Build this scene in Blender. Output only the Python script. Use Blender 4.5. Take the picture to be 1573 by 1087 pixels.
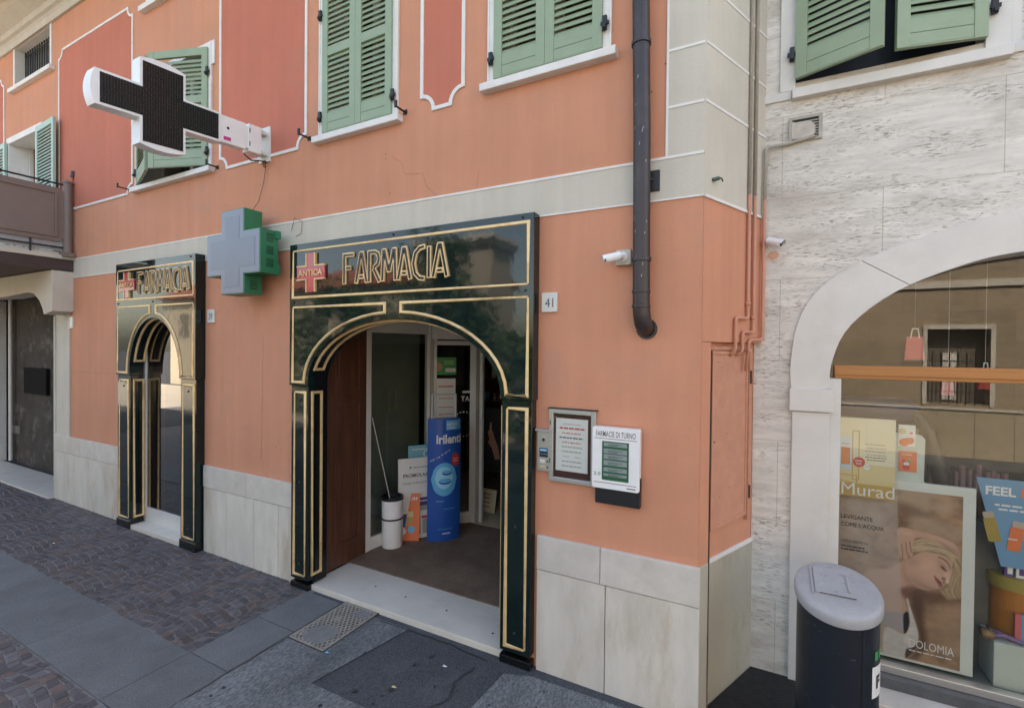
import bpy, math, random
from mathutils import Vector, Matrix
from mathutils.geometry import tessellate_polygon
random.seed(7)
PI = math.pi; R = math.radians
for o in list(bpy.data.objects): bpy.data.objects.remove(o)
S = bpy.context.scene
COL = S.collection

# ------------------------------------------------------------------ camera
YAW, PITCH, ROLL, FPX = R(27.645), R(-0.64), R(0.574), 730.0
PW, PH = 1573.0, 1087.0
CAM = Vector((0, -3.398, 2.5))
fw = Vector((-math.sin(YAW)*math.cos(PITCH), math.cos(YAW)*math.cos(PITCH), math.sin(PITCH)))
r0 = Vector((math.cos(YAW), math.sin(YAW), 0)); u0 = r0.cross(fw)
rt = r0*math.cos(ROLL) + u0*math.sin(ROLL); up = -r0*math.sin(ROLL) + u0*math.cos(ROLL)
cam = bpy.data.cameras.new('camera'); camo = bpy.data.objects.new('camera', cam); COL.objects.link(camo)
camo.matrix_world = Matrix(((rt.x, up.x, -fw.x, CAM.x), (rt.y, up.y, -fw.y, CAM.y), (rt.z, up.z, -fw.z, CAM.z), (0, 0, 0, 1)))
cam.sensor_width = 36; cam.sensor_fit = 'HORIZONTAL'; cam.lens = 36*FPX/PW
cam.clip_start = 0.05; cam.clip_end = 2000
S.camera = camo

# ------------------------------------------------------------------ sky, sun, exposure
ELEV, AZ = R(50), R(25)          # the sun stands behind the buildings: the street side is in open shade
w = bpy.data.worlds.new('World'); S.world = w; w.use_nodes = True
nt = w.node_tree; bg = nt.nodes['Background']
sky = nt.nodes.new('ShaderNodeTexSky'); sky.sky_type = 'NISHITA'; sky.sun_disc = False
sky.sun_elevation = ELEV; sky.sun_rotation = AZ; sky.air_density = 1.0; sky.dust_density = 3.0; sky.ozone_density = 0.6
nt.links.new(sky.outputs[0], bg.inputs[0]); bg.inputs[1].default_value = 0.15
sl = bpy.data.lights.new('sun', 'SUN'); sl.energy = 3.6; sl.angle = R(0.5); sl.color = (1, .93, .84)
so = bpy.data.objects.new('sun', sl); COL.objects.link(so)
sdir = Vector((math.sin(AZ)*math.cos(ELEV), math.cos(AZ)*math.cos(ELEV), math.sin(ELEV)))
so.rotation_euler = sdir.to_track_quat('Z', 'Y').to_euler(); so.location = (0, 0, 20)
S.view_settings.view_transform = 'Standard'; S.view_settings.look = 'None'
S.view_settings.exposure = 2.25; S.view_settings.gamma = 1
S.view_settings.use_white_balance = True; S.view_settings.white_balance_temperature = 7900; S.view_settings.white_balance_tint = 10

def P(px, py, y=0.0):            # photo pixel -> point on the vertical plane y
    d = rt*((px-PW/2)/FPX) - up*((py-PH/2)/FPX) + fw
    return CAM + d*((y-CAM.y)/d.y)
def G(px, py, z=0.0):
    d = rt*((px-PW/2)/FPX) - up*((py-PH/2)/FPX) + fw
    return CAM + d*((z-CAM.z)/d.z)

# ------------------------------------------------------------------ materials
MATS = {}
def mat(name, col, rough=.6, var=.12, scale=6.0, stretch=(1, 1, 1), bump=0.0, bscale=None, metal=0, spec=.5, coat=0, fine=0.0, fscale=160, island=0.0, dirt=None, dirt_amt=0.0, trans=0.0):
    if name in MATS: return MATS[name]
    m = bpy.data.materials.new(name); m.use_nodes = True; MATS[name] = m
    n = m.node_tree.nodes; L = m.node_tree.links; b = n['Principled BSDF']
    b.inputs['Roughness'].default_value = rough; b.inputs['Metallic'].default_value = metal
    b.inputs['Specular IOR Level'].default_value = spec; b.inputs['Coat Weight'].default_value = coat
    b.inputs['Transmission Weight'].default_value = trans
    tc = n.new('ShaderNodeTexCoord'); mp = n.new('ShaderNodeMapping'); L.new(tc.outputs['Object'], mp.inputs[0])
    mp.inputs['Scale'].default_value = stretch
    nz = n.new('ShaderNodeTexNoise'); nz.inputs['Scale'].default_value = scale; nz.inputs['Detail'].default_value = 7; nz.inputs['Roughness'].default_value = .62
    L.new(mp.outputs[0], nz.inputs[0])
    mr = n.new('ShaderNodeMapRange'); mr.inputs[1].default_value = .25; mr.inputs[2].default_value = .75
    mr.inputs[3].default_value = 1-var; mr.inputs[4].default_value = 1+var; L.new(nz.outputs[0], mr.inputs[0])
    cur = mr.outputs[0]
    if fine:
        nf = n.new('ShaderNodeTexNoise'); nf.inputs['Scale'].default_value = fscale; nf.inputs['Detail'].default_value = 3
        L.new(mp.outputs[0], nf.inputs[0]); mf = n.new('ShaderNodeMapRange'); mf.inputs[1].default_value = .3; mf.inputs[2].default_value = .7
        mf.inputs[3].default_value = 1-fine; mf.inputs[4].default_value = 1+fine; L.new(nf.outputs[0], mf.inputs[0])
        mm = n.new('ShaderNodeMath'); mm.operation = 'MULTIPLY'; L.new(cur, mm.inputs[0]); L.new(mf.outputs[0], mm.inputs[1]); cur = mm.outputs[0]
    if island:
        g = n.new('ShaderNodeNewGeometry'); mi = n.new('ShaderNodeMapRange'); mi.inputs[3].default_value = 1-island; mi.inputs[4].default_value = 1+island
        L.new(g.outputs['Random Per Island'], mi.inputs[0])
        mm = n.new('ShaderNodeMath'); mm.operation = 'MULTIPLY'; L.new(cur, mm.inputs[0]); L.new(mi.outputs[0], mm.inputs[1]); cur = mm.outputs[0]
    vm = n.new('ShaderNodeVectorMath'); vm.operation = 'SCALE'; vm.inputs[0].default_value = col[:3]; L.new(cur, vm.inputs['Scale'])
    out = vm.outputs[0]
    if dirt:
        nd = n.new('ShaderNodeTexNoise'); nd.inputs['Scale'].default_value = 2.3; nd.inputs['Detail'].default_value = 9; nd.inputs['Roughness'].default_value = .7
        L.new(mp.outputs[0], nd.inputs[0]); md = n.new('ShaderNodeMapRange'); md.inputs[1].default_value = .52; md.inputs[2].default_value = .72; md.inputs[4].default_value = dirt_amt
        L.new(nd.outputs[0], md.inputs[0]); mx = n.new('ShaderNodeMix'); mx.data_type = 'RGBA'; L.new(md.outputs[0], mx.inputs[0]); L.new(out, mx.inputs[6]); mx.inputs[7].default_value = (*dirt, 1); out = mx.outputs[2]
    L.new(out, b.inputs['Base Color'])
    if bump:
        nb = n.new('ShaderNodeTexNoise'); nb.inputs['Scale'].default_value = bscale or scale*8; nb.inputs['Detail'].default_value = 4
        L.new(mp.outputs[0], nb.inputs[0]); bp = n.new('ShaderNodeBump'); bp.inputs['Strength'].default_value = 1.0; bp.inputs['Distance'].default_value = bump
        L.new(nb.outputs[0], bp.inputs['Height']); L.new(bp.outputs[0], b.inputs['Normal'])
        if coat: L.new(bp.outputs[0], b.inputs['Coat Normal'])
    return m

def plaster(name, col, col2, amt=.5):
    m = mat(name, col, .85, .08, 1.1, bump=.0015, bscale=55, spec=.25, fine=.03, dirt=col2, dirt_amt=amt)
    n = m.node_tree.nodes; L = m.node_tree.links; b = n['Principled BSDF']
    # vertical rain streaks and blotches of paint
    tc = n.new('ShaderNodeTexCoord'); mp = n.new('ShaderNodeMapping'); mp.inputs['Scale'].default_value = (5.5, 5.5, .35); L.new(tc.outputs['Object'], mp.inputs[0])
    nz = n.new('ShaderNodeTexNoise'); nz.inputs['Scale'].default_value = 1.3; nz.inputs['Detail'].default_value = 8; nz.inputs['Roughness'].default_value = .6; L.new(mp.outputs[0], nz.inputs[0])
    mr = n.new('ShaderNodeMapRange'); mr.inputs[1].default_value = .3; mr.inputs[2].default_value = .7; mr.inputs[3].default_value = .935; mr.inputs[4].default_value = 1.035; L.new(nz.outputs[0], mr.inputs[0])
    prev = b.inputs['Base Color'].links[0].from_socket
    vm = n.new('ShaderNodeVectorMath'); vm.operation = 'SCALE'; L.new(prev, vm.inputs[0]); L.new(mr.outputs[0], vm.inputs['Scale']); L.new(vm.outputs[0], b.inputs['Base Color'])
    return m
PINK = plaster('pink_plaster', (.60, .270, .168), (.52, .272, .188), .8)
RED = plaster('red_plaster', (.53, .172, .115), (.50, .19, .135), .6)
BELT = plaster('grey_plaster', (.56, .52, .445), (.50, .46, .40), .6)
WHITE = mat('white_trim', (.72, .70, .67), .6, .08, 5, bump=.001, dirt=(.5, .46, .4), dirt_amt=.35)
CREAM = plaster('cream_plaster', (.56, .51, .44), (.47, .42, .35), .6)
SOFFIT = plaster('soffit_plaster', (.43, .40, .375), (.37, .34, .31), .6)
MARBLE = mat('marble_cladding', (.60, .56, .50), .45, .17, 3.2, (1.3, 1.3, .4), bump=.0008, island=.07, dirt=(.40, .31, .21), dirt_amt=.7)
MARBLE2 = mat('marble_cap', (.56, .52, .47), .45, .12, 5, (1, 1, 1), bump=.0008, island=.07, dirt=(.40, .36, .31), dirt_amt=.5)
STEP = mat('threshold_marble', (.60, .56, .50), .4, .1, 3, bump=.0006, fine=.03, dirt=(.36, .32, .27), dirt_amt=.4)
LACQ = mat('dark_green_lacquer', (.005, .014, .014), .05, .3, 8, bump=.0014, bscale=3.5, spec=.5)
LACQ2 = mat('black_lacquer', (.006, .007, .008), .22, .3, 8, spec=.5)
GOLD = mat('gold_moulding', (.78, .545, .28), .40, .16, 14, metal=.3, bump=.0012, bscale=40, dirt=(.28, .13, .05), dirt_amt=.75)
REDX = mat('red_enamel', (.42, .02, .035), .25, .1, 8, spec=.6, coat=.4)
GREEN = mat('green_shutter', (.262, .335, .222), .5, .08, 4, bump=.0005, dirt=(.29, .37, .27), dirt_amt=.5)
GREEN2 = mat('pale_green_shutter', (.36, .50, .43), .5, .08, 4, bump=.0005)
IRON = mat('black_iron', (.012, .012, .013), .5, .3, 20)
PIPE = mat('brown_pipe', (.026, .016, .018), .42, .2, 12, spec=.6, dirt=(.10, .075, .07), dirt_amt=.5)
PIPEPAINT = mat('pipe_pink', (.55, .25, .16), .6, .12, 9, bump=.0008)
PIPEGREY = mat('pipe_grey', (.36, .33, .28), .5, .2, 14, dirt=(.2, .16, .12), dirt_amt=.5)
STONEARCH = mat('arch_stone', (.64, .615, .575), .5, .07, 3.5, bump=.0007, dirt=(.5, .45, .38), dirt_amt=.35, fine=.02)
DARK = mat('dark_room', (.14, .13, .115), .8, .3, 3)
DARKW = mat('dark_wood', (.095, .038, .022), .34, .35, 2.6, (6, 6, .7), bump=.0006, spec=.5)
WOODOR = mat('orange_wood', (.42, .17, .05), .35, .12, 4, (.6, 6, 6))
ALU = mat('white_aluminium', (.62, .61, .58), .35, .05, 6, spec=.5)
STEEL = mat('brushed_steel', (.50, .50, .48), .35, .1, 18, (1, 1, 8), metal=.7)
MATB = mat('brown_doormat', (.185, .130, .095), .95, .25, 3, bump=.004, bscale=140, fine=.3, fscale=110, spec=.1)
TILE = mat('beige_tile', (.5, .43, .32), .25, .08, 4)
WHITEP = mat('white_plastic', (.78, .78, .79), .35, .05, 8)
GREYP = mat('grey_plastic', (.335, .335, .345), .42, .14, 9, fine=.05, dirt=(.2, .2, .21), dirt_amt=.4)
BLACKP = mat('black_plastic', (.012, .014, .017), .38, .2, 9)
NAVYBIN = mat('dark_bin_metal', (.011, .015, .022), .35, .2, 7, dirt=(.03, .033, .038), dirt_amt=.5)
CROSSFACE = mat('light_box_panel', (.165, .20, .255), .28, .07, 3, fine=.01, dirt=(.14,.165,.21), dirt_amt=.7)
CROSSIN = mat('light_box_panel_inner', (.145, .172, .225), .3, .07, 3, dirt=(.12,.14,.18), dirt_amt=.7)
CROSSG = mat('green_box_metal', (.016, .17, .08), .38, .12, 6, dirt=(.03, .12, .07), dirt_amt=.5)
BROWNP = mat('brown_railing_panel', (.20, .15, .132), .55, .07, 4)
BROWNM = mat('brown_fascia', (.055, .032, .030), .5, .2, 5)
GREYGREEN = mat('weathered_plaster', (.43, .395, .31), .85, .12, 2.2, (1, 1, .5), bump=.002, bscale=40, dirt=(.27, .22, .13), dirt_amt=.7)
DIRT = mat('damp_dirt', (.018, .017, .016), .9, .5, 14, bump=.01, bscale=60, fine=.4)
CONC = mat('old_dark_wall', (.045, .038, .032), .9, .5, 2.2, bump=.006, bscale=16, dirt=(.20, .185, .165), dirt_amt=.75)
CASTIRON = mat('cast_iron', (.27, .25, .22), .6, .25, 12, bump=.001, dirt=(.12, .11, .1), dirt_amt=.6)
def flat(name, c, r=.45): return mat('print_'+name, c, r, .03, 5)
pW = flat('white', (.70, .70, .69)); pK = flat('black', (.02, .02, .022)); pBL = flat('blue', (.012, .085, .36), .3); pBL2 = flat('light_blue', (.10, .42, .70), .3)
pOR = flat('orange', (.72, .17, .06)); pYE = flat('cream', (.62, .50, .27)); pYE2 = flat('pale_cream', (.66, .60, .44)); pOC = flat('ochre', (.50, .32, .10)); pRD = flat('red', (.55, .05, .04))
pSK = flat('skin', (.42, .24, .17)); pSK2 = flat('skin_light', (.52, .33, .25)); pSK3 = flat('skin_deep', (.28, .135, .09)); pHR = flat('blond', (.47, .35, .22)); pHR2 = flat('blond_light', (.62, .52, .38)); pHR3 = flat('blond_dark', (.25, .16, .09)); pLP = flat('lip', (.33, .10, .085))
pGR = flat('grey', (.35, .34, .33)); pTXT = flat('dark_text', (.08, .07, .07)); pGN = flat('green', (.03, .28, .08)); pSB = flat('sky_blue', (.13, .29, .46)); pPU = flat('purple', (.10, .05, .22)); pGD = flat('gilt', (.36, .26, .06)); pPK = flat('pink', (.60, .13, .13)); pMG = flat('magenta', (.55, .03, .22))
pROCK = mat('print_rock', (.27, .18, .125), .35, .5, 5, (1, 1, 2.2)); pLCD = mat('lcd_screen', (.24, .29, .29), .2, .1, 5); pLCDG = flat('lcd_green', (.02, .11, .05), .25); pGREEND = flat('dark_green', (.012, .05, .035))
pBRN = flat('brown_felt', (.065, .022, .018), .9); pSAGE = mat('sage_card', (.50, .54, .49), .5, .05, 4); pNV = flat('navy', (.015, .03, .075), .7); pSAND = flat('sand', (.45, .36, .29))

def brick_mat(name, col, col2, mort, bw, bh, ms, mapm=None, rough=.7, pits=True):
    m = bpy.data.materials.new(name); m.use_nodes = True; n = m.node_tree.nodes; L = m.node_tree.links; b = n['Principled BSDF']; b.inputs['Roughness'].default_value = rough
    b.inputs['Specular IOR Level'].default_value = .3
    tc = n.new('ShaderNodeTexCoord'); sx = n.new('ShaderNodeSeparateXYZ'); L.new(tc.outputs['Object'], sx.inputs[0]); cx = n.new('ShaderNodeCombineXYZ')
    L.new(sx.outputs[0], cx.inputs[0]); L.new(sx.outputs[1 if mapm == 'xy' else 2], cx.inputs[1])
    mp = n.new('ShaderNodeMapping'); L.new(cx.outputs[0], mp.inputs[0]); mp.inputs['Location'].default_value = (0, .05, 0)
    br = n.new('ShaderNodeTexBrick'); L.new(mp.outputs[0], br.inputs[0])
    br.inputs['Color1'].default_value = (*col, 1); br.inputs['Color2'].default_value = (*col2, 1); br.inputs['Mortar'].default_value = (*mort, 1)
    br.inputs['Scale'].default_value = 1; br.inputs['Brick Width'].default_value = bw; br.inputs['Row Height'].default_value = bh; br.inputs['Mortar Size'].default_value = ms; br.inputs['Mortar Smooth'].default_value = .3
    # veins: long streaks
    def streak(sc, stx, stz, lo, hi, a, bb):
        mq = n.new('ShaderNodeMapping'); mq.inputs['Scale'].default_value = (stx, stx, stz); L.new(tc.outputs['Object'], mq.inputs[0])
        nz = n.new('ShaderNodeTexNoise'); nz.inputs['Scale'].default_value = sc; nz.inputs['Detail'].default_value = 8; nz.inputs['Roughness'].default_value = .65; nz.inputs['Distortion'].default_value = .35; L.new(mq.outputs[0], nz.inputs[0])
        mr = n.new('ShaderNodeMapRange'); mr.inputs[1].default_value = lo; mr.inputs[2].default_value = hi; mr.inputs[3].default_value = a; mr.inputs[4].default_value = bb; L.new(nz.outputs[0], mr.inputs[0]); return mr.outputs[0]
    s1 = streak(2.6, 1, 6, .3, .7, .80, 1.13)
    mu = n.new('ShaderNodeVectorMath'); mu.operation = 'SCALE'; L.new(br.outputs[0], mu.inputs[0]); L.new(s1, mu.inputs['Scale'])
    out = mu.outputs[0]
    bp = n.new('ShaderNodeBump'); bp.inputs['Distance'].default_value = .002; bp.inputs['Strength'].default_value = 1
    if pits:
        pit = streak(19, 1, 5, .535, .62, 0, .9); zone = streak(1.7, 1, 3.6, .42, .60, .05, 1)
        pm = n.new('ShaderNodeMath'); pm.operation = 'MULTIPLY'; L.new(pit, pm.inputs[0]); L.new(zone, pm.inputs[1])
        mx = n.new('ShaderNodeMix'); mx.data_type = 'RGBA'; L.new(pm.outputs[0], mx.inputs[0]); L.new(out, mx.inputs[6]); mx.inputs[7].default_value = (.30, .24, .19, 1)
        big = streak(1.3, 1, 2.0, .50, .70, 0, .75)
        m2 = n.new('ShaderNodeMix'); m2.data_type = 'RGBA'; L.new(big, m2.inputs[0]); L.new(mx.outputs[2], m2.inputs[6]); m2.inputs[7].default_value = (.40, .345, .29, 1)
        out = m2.outputs[2]
        iv = n.new('ShaderNodeMath'); iv.operation = 'MULTIPLY_ADD'; L.new(pm.outputs[0], iv.inputs[0]); iv.inputs[1].default_value = -1; iv.inputs[2].default_value = 1
        L.new(iv.outputs[0], bp.inputs['Height'])
    else:
        L.new(s1, bp.inputs['Height'])
    L.new(out, b.inputs['Base Color']); L.new(bp.outputs[0], b.inputs['Normal'])
    return m
TRAV = brick_mat('travertine_slabs', (.64, .60, .545), (.69, .655, .60), (.46, .41, .35), 1.25, .62, .0028)
OPP = brick_mat('opposite_stone', (.33, .28, .21), (.42, .35, .27), (.2, .17, .13), 1.3, .7, .006, pits=False)

def glass_mat(name, tint=(.9, .93, .92), boost=1.0, rough=0.0):
    m = bpy.data.materials.new(name); m.use_nodes = True; n = m.node_tree.nodes; L = m.node_tree.links
    for x in list(n): n.remove(x)
    o = n.new('ShaderNodeOutputMaterial'); t = n.new('ShaderNodeBsdfTransparent'); t.inputs[0].default_value = (*tint, 1)
    g = n.new('ShaderNodeBsdfGlossy'); g.inputs['Roughness'].default_value = rough
    fr = n.new('ShaderNodeFresnel'); fr.inputs[0].default_value = 1.5
    mu = n.new('ShaderNodeMath'); mu.operation = 'MULTIPLY'; mu.inputs[1].default_value = boost; mu.use_clamp = True; L.new(fr.outputs[0], mu.inputs[0])
    ge = n.new('ShaderNodeNewGeometry'); bf = n.new('ShaderNodeMath'); bf.operation = 'SUBTRACT'; bf.inputs[0].default_value = 1; L.new(ge.outputs['Backfacing'], bf.inputs[1]); m3 = n.new('ShaderNodeMath'); m3.operation = 'MULTIPLY'; L.new(mu.outputs[0], m3.inputs[0]); L.new(bf.outputs[0], m3.inputs[1]); mu = m3
    mx = n.new('ShaderNodeMixShader'); L.new(mu.outputs[0], mx.inputs[0]); L.new(t.outputs[0], mx.inputs[1]); L.new(g.outputs[0], mx.inputs[2]); L.new(mx.outputs[0], o.inputs[0])
    return m
GLASS = glass_mat('window_glass', (.95, .96, .94), 2.2)
GLASSD = glass_mat('dark_window_glass', (.8, .84, .81), 1.8)
FILM = glass_mat('acrylic_film', (.8, .85, .88), 1.0, .1)

# ------------------------------------------------------------------ mesh helper
def frame(o, ux, uz):            # mapper for things drawn on a plane: (x, y, depth out)
    o = Vector(o); ux = Vector(ux).normalized(); uz = Vector(uz).normalized(); n = ux.cross(uz)
    return lambda x, y, d=0: o + ux*x + uz*y + n*d
FACADE = lambda y=0: frame((0, y, 0), (1, 0, 0), (0, 0, 1))     # normal = (0,-1,0)
class MB:
    def __init__(s): s.v = []; s.f = []; s.mi = []; s.mats = []; s.cur = None
    def use(s, m):
        if m not in s.mats: s.mats.append(m)
        s.cur = s.mats.index(m); return s
    def add(s, vs, fs):
        k = len(s.v); s.v += [Vector(v) for v in vs]; s.f += [[i+k for i in f] for f in fs]; s.mi += [s.cur or 0]*len(fs); return s
    def box(s, x0, x1, y0, y1, z0, z1, M=None):
        vs = [Vector((x, y, z)) for z in (z0, z1) for y in (y0, y1) for x in (x0, x1)]
        if M: vs = [M @ v for v in vs]
        return s.add(vs, [(0, 2, 3, 1), (4, 5, 7, 6), (0, 1, 5, 4), (2, 6, 7, 3), (0, 4, 6, 2), (1, 3, 7, 5)])
    def prism(s, poly, d0, d1, fn=None, holes=()):     # poly in (x,z); extruded along y from d0 to d1 (front d0)
        fn = fn or (lambda x, z, y: Vector((x, y, z)))
        loops = [list(poly)] + [list(h) for h in holes]
        flat_ = [p for l in loops for p in l]; n = len(flat_)
        tris = tessellate_polygon([[Vector((p[0], p[1], 0)) for p in l] for l in loops])
        vs = [fn(p[0], p[1], d0) for p in flat_] + [fn(p[0], p[1], d1) for p in flat_]
        fs = []
        for t in tris:
            fs.append(tuple(t)); fs.append((t[2]+n, t[1]+n, t[0]+n))
        k = 0
        for l in loops:
            m = len(l)
            for i in range(m): a, b = k+i, k+(i+1) % m; fs.append((a, b, b+n, a+n))
            k += m
        return s.add(vs, fs)
    def tube(s, pts, r, n=10, caps=True, closed=False, rr=None):
        pts = [Vector(p) for p in pts]; m = len(pts); rings = []; prev = None
        for i, p in enumerate(pts):
            if closed: a, b = pts[(i-1) % m], pts[(i+1) % m]
            else: a, b = pts[max(i-1, 0)], pts[min(i+1, m-1)]
            d1 = (p-a).normalized() if (p-a).length > 1e-9 else (b-p).normalized(); d2 = (b-p).normalized() if (b-p).length > 1e-9 else d1
            t = (d1+d2); t = t.normalized() if t.length > 1e-6 else d1
            if prev is None:
                ref = Vector((0, 1, 0)) if abs(t.y) < .9 else Vector((0, 0, 1)); u = t.cross(ref).normalized()
            else:
                u = (prev - t*prev.dot(t)); u = u.normalized() if u.length > 1e-6 else prev
            prev = u; v = t.cross(u); c = max(.35, math.sqrt(max(0, (1+d1.dot(d2))/2))); side = (d2-d1)
            sd = side.normalized() if side.length > 1e-6 else None; ring = []
            for k in range(n):
                q = u*math.cos(2*PI*k/n) + v*math.sin(2*PI*k/n)
                if sd: q = q + sd*(q.dot(sd))*(1/c-1)
                ring.append(p + q*(rr[i] if rr else r))
            rings.append(ring)
        vs = [q for g_ in rings for q in g_]; fs = []
        for i in range(m if closed else m-1):
            j = (i+1) % m
            off = 0
            if closed and i == m-1:      # best twist match
                off = min(range(n), key=lambda o_: (rings[j][o_]-rings[i][0]).length)
            for k in range(n): fs.append((i*n+k, i*n+(k+1) % n, j*n+(k+1+off) % n, j*n+(k+off) % n))
        if caps and not closed: fs.append(tuple(range(n))[::-1]); fs.append(tuple((m-1)*n+k for k in range(n)))
        return s.add(vs, fs)
    def lathe(s, prof, c=(0, 0, 0), n=24, M=None, sx=1, sy=1):   # prof: list of (r, z)
        vs = []; fs = []; c = Vector(c)
        for r, z in prof:
            for k in range(n):
                v = Vector((r*math.cos(2*PI*k/n)*sx, r*math.sin(2*PI*k/n)*sy, z)); vs.append((M @ v if M else v) + c)
        for i in range(len(prof)-1):
            for k in range(n): fs.append((i*n+k, i*n+(k+1) % n, (i+1)*n+(k+1) % n, (i+1)*n+k))
        fs.append(tuple(range(n))[::-1]); fs.append(tuple((len(prof)-1)*n+k for k in range(n)))
        return s.add(vs, fs)
    def ribbon(s, pts, w, d0, d1, fn, closed=False):  # mitred flat band in a plane, from depth d0 to d1 (fn(x,y,d))
        pts = [Vector((p[0], p[1])) for p in pts]; m = len(pts); Lf = []; Rt = []
        for i, p in enumerate(pts):
            a = pts[i-1] if (i or closed) else None; b = pts[(i+1) % m] if (i < m-1 or closed) else None
            d1_ = (p-a).normalized() if a is not None else (b-p).normalized(); d2_ = (b-p).normalized() if b is not None else d1_
            n1 = Vector((-d1_.y, d1_.x)); n2 = Vector((-d2_.y, d2_.x)); nn = n1+n2
            nn = nn/max(nn.length, .3); k = 1/max(.28, nn.dot(n1))
            Lf.append(p+nn*w/2*k); Rt.append(p-nn*w/2*k)
        vs = []
        for d in (d0, d1): vs += [fn(q.x, q.y, d) for q in Lf] + [fn(q.x, q.y, d) for q in Rt]
        o = 2*m; fs = []
        for i in range(m if closed else m-1):
            j = (i+1) % m
            fs += [(o+m+i, o+m+j, o+j, o+i), (i, j, m+j, m+i), (o+i, o+j, j, i), (m+i, m+j, o+m+j, o+m+i)]
        if not closed: fs += [(0, m, o+m, o), (m-1, o+m-1, o+2*m-1, 2*m-1)]
        return s.add(vs, fs)
    def rect(s, x, y, w_, h, d, fn, t=.0006):
        vs = [fn(x, y, d), fn(x+w_, y, d), fn(x+w_, y+h, d), fn(x, y+h, d)]; return s.add(vs, [(0, 1, 2, 3)])
    def poly2(s, pts, d, fn):
        tris = tessellate_polygon([[Vector((p[0], p[1], 0)) for p in pts]])
        ar = sum(pts[i][0]*pts[(i+1) % len(pts)][1]-pts[(i+1) % len(pts)][0]*pts[i][1] for i in range(len(pts)))
        return s.add([fn(p[0], p[1], d) for p in pts], [tuple(t) for t in tris])
    def disc(s, x, y, r, d, fn, n=24, ry=None):
        return s.poly2([(x+r*math.cos(2*PI*k/n), y+(ry or r)*math.sin(2*PI*k/n)) for k in range(n)], d, fn)
    def text(s, body, x, y, h, d, fn, width=None, bold=0.0, ext=.0, align='L', slant=0):
        cu = bpy.data.curves.new('t', 'FONT'); cu.body = body; cu.size = 1; cu.resolution_u = 3; cu.offset = bold; cu.extrude = 0.5 if ext else 0
        ob = bpy.data.objects.new('t', cu); COL.objects.link(ob); dg = bpy.context.evaluated_depsgraph_get(); dg.update()
        me = ob.evaluated_get(dg).to_mesh(); vs = [v.co.copy() for v in me.vertices]; fs = [tuple(p.vertices) for p in me.polygons]
        ob.evaluated_get(dg).to_mesh_clear(); bpy.data.objects.remove(ob); bpy.data.curves.remove(cu)
        if not vs: return s
        x0 = min(v.x for v in vs); x1 = max(v.x for v in vs); y0 = min(v.y for v in vs); y1 = max(v.y for v in vs)
        sc = h/.729; sxx = (width/(x1-x0)) if width else sc
        ox = x - (0 if align == 'L' else (x1-x0)*sxx/2 if align == 'C' else (x1-x0)*sxx)
        out = [fn(ox+(v.x-x0)*sxx + slant*(v.y)*sc, y+v.y*sc, d+(v.z+.5)*ext if ext else d) for v in vs]
        return s.add(out, fs)
    def words(s, x, y, w_, h, d, fn, n=5):            # a line of print too small to read
        q = x; end = x+w_
        while q < end-.01*w_:
            l = min(random.uniform(.08, .24)*w_, end-q); s.rect(q, y, l, h, d, fn); q += l+.03*w_
        return s
    def build(s, name, m=None, parent=None, bev=0, smooth=False, label=None):
        me = bpy.data.meshes.new(name); off = Vector(parent['o']) if parent and 'o' in parent else Vector((0, 0, 0))
        me.from_pydata([tuple(v-off) for v in s.v], [], s.f)
        mats = s.mats if s.mats else [m]
        for k in mats: me.materials.append(k)
        if s.mats:
            for p, i in zip(me.polygons, s.mi): p.material_index = i
        me.validate(); o = bpy.data.objects.new(name, me); COL.objects.link(o)
        if not s.nofix and len(s.f) > 1:
            import bmesh
            bm = bmesh.new(); bm.from_mesh(me); bmesh.ops.recalc_face_normals(bm, faces=bm.faces); bm.to_mesh(me); bm.free()
        if smooth:
            for p in me.polygons: p.use_smooth = True
            if smooth != 'all':
                md = o.modifiers.new('ws', 'EDGE_SPLIT'); md.split_angle = R(38)
        if bev:
            md = o.modifiers.new('bv', 'BEVEL'); md.width = bev; md.segments = 2; md.limit_method = 'ANGLE'; md.angle_limit = R(40)
        if parent:
            o.parent = parent
            if 'o' in parent: o['o'] = parent['o']
        if label: o['label'] = label
        return o
    nofix = False
def mb(m=None):
    q = MB()
    if m: q.use(m)
    return q
def thing(name, loc, label, cat, group=None):
    o = bpy.data.objects.new(name, None); COL.objects.link(o); o.location = loc; o['o'] = tuple(loc); o.empty_display_size = .1
    o['label'] = label; o['category'] = cat
    if group: o['group'] = group
    return o
def tag(o, label, cat, group=None):
    o['label'] = label; o['category'] = cat
    if group: o['group'] = group
    return o
def struct(o): o['kind'] = 'structure'; return o
def B(m, *a, **k): return mb(m).box(*a, **k)

# =================================================================== THE SETTING
# ground sheets
def ground_mat():
    m = mat('asphalt', (.062, .066, .074), .85, .22, .9, bump=.005, bscale=110, fine=.42, fscale=85, spec=.3, dirt=(.13, .135, .14), dirt_amt=.35)
    return m
ASPH = ground_mat()
ASPH_OLD = mat('worn_asphalt', (.135, .142, .148), .85, .35, 2.5, (1, .4, 1), bump=.005, bscale=110, fine=.42, fscale=80, spec=.25, dirt=(.075, .08, .085), dirt_amt=.9)
GRAN = mat('granite_strip', (.125, .133, .14), .7, .2, 2.5, bump=.003, bscale=120, fine=.26, fscale=95, spec=.35, island=.1)
SETT = mat('porphyry_setts', (.084, .076, .083), .55, .25, 9, bump=.004, bscale=45, fine=.12, island=.34)
SETTR = mat('reddish_setts', (.108, .078, .070), .55, .25, 9, bump=.004, bscale=45, fine=.12, spec=.4, island=.3)
JOINT = mat('sett_joints', (.17, .16, .155), .9, .3, 7, bump=.004, fine=.25, dirt=(.2, .19, .18), dirt_amt=.6)
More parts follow.
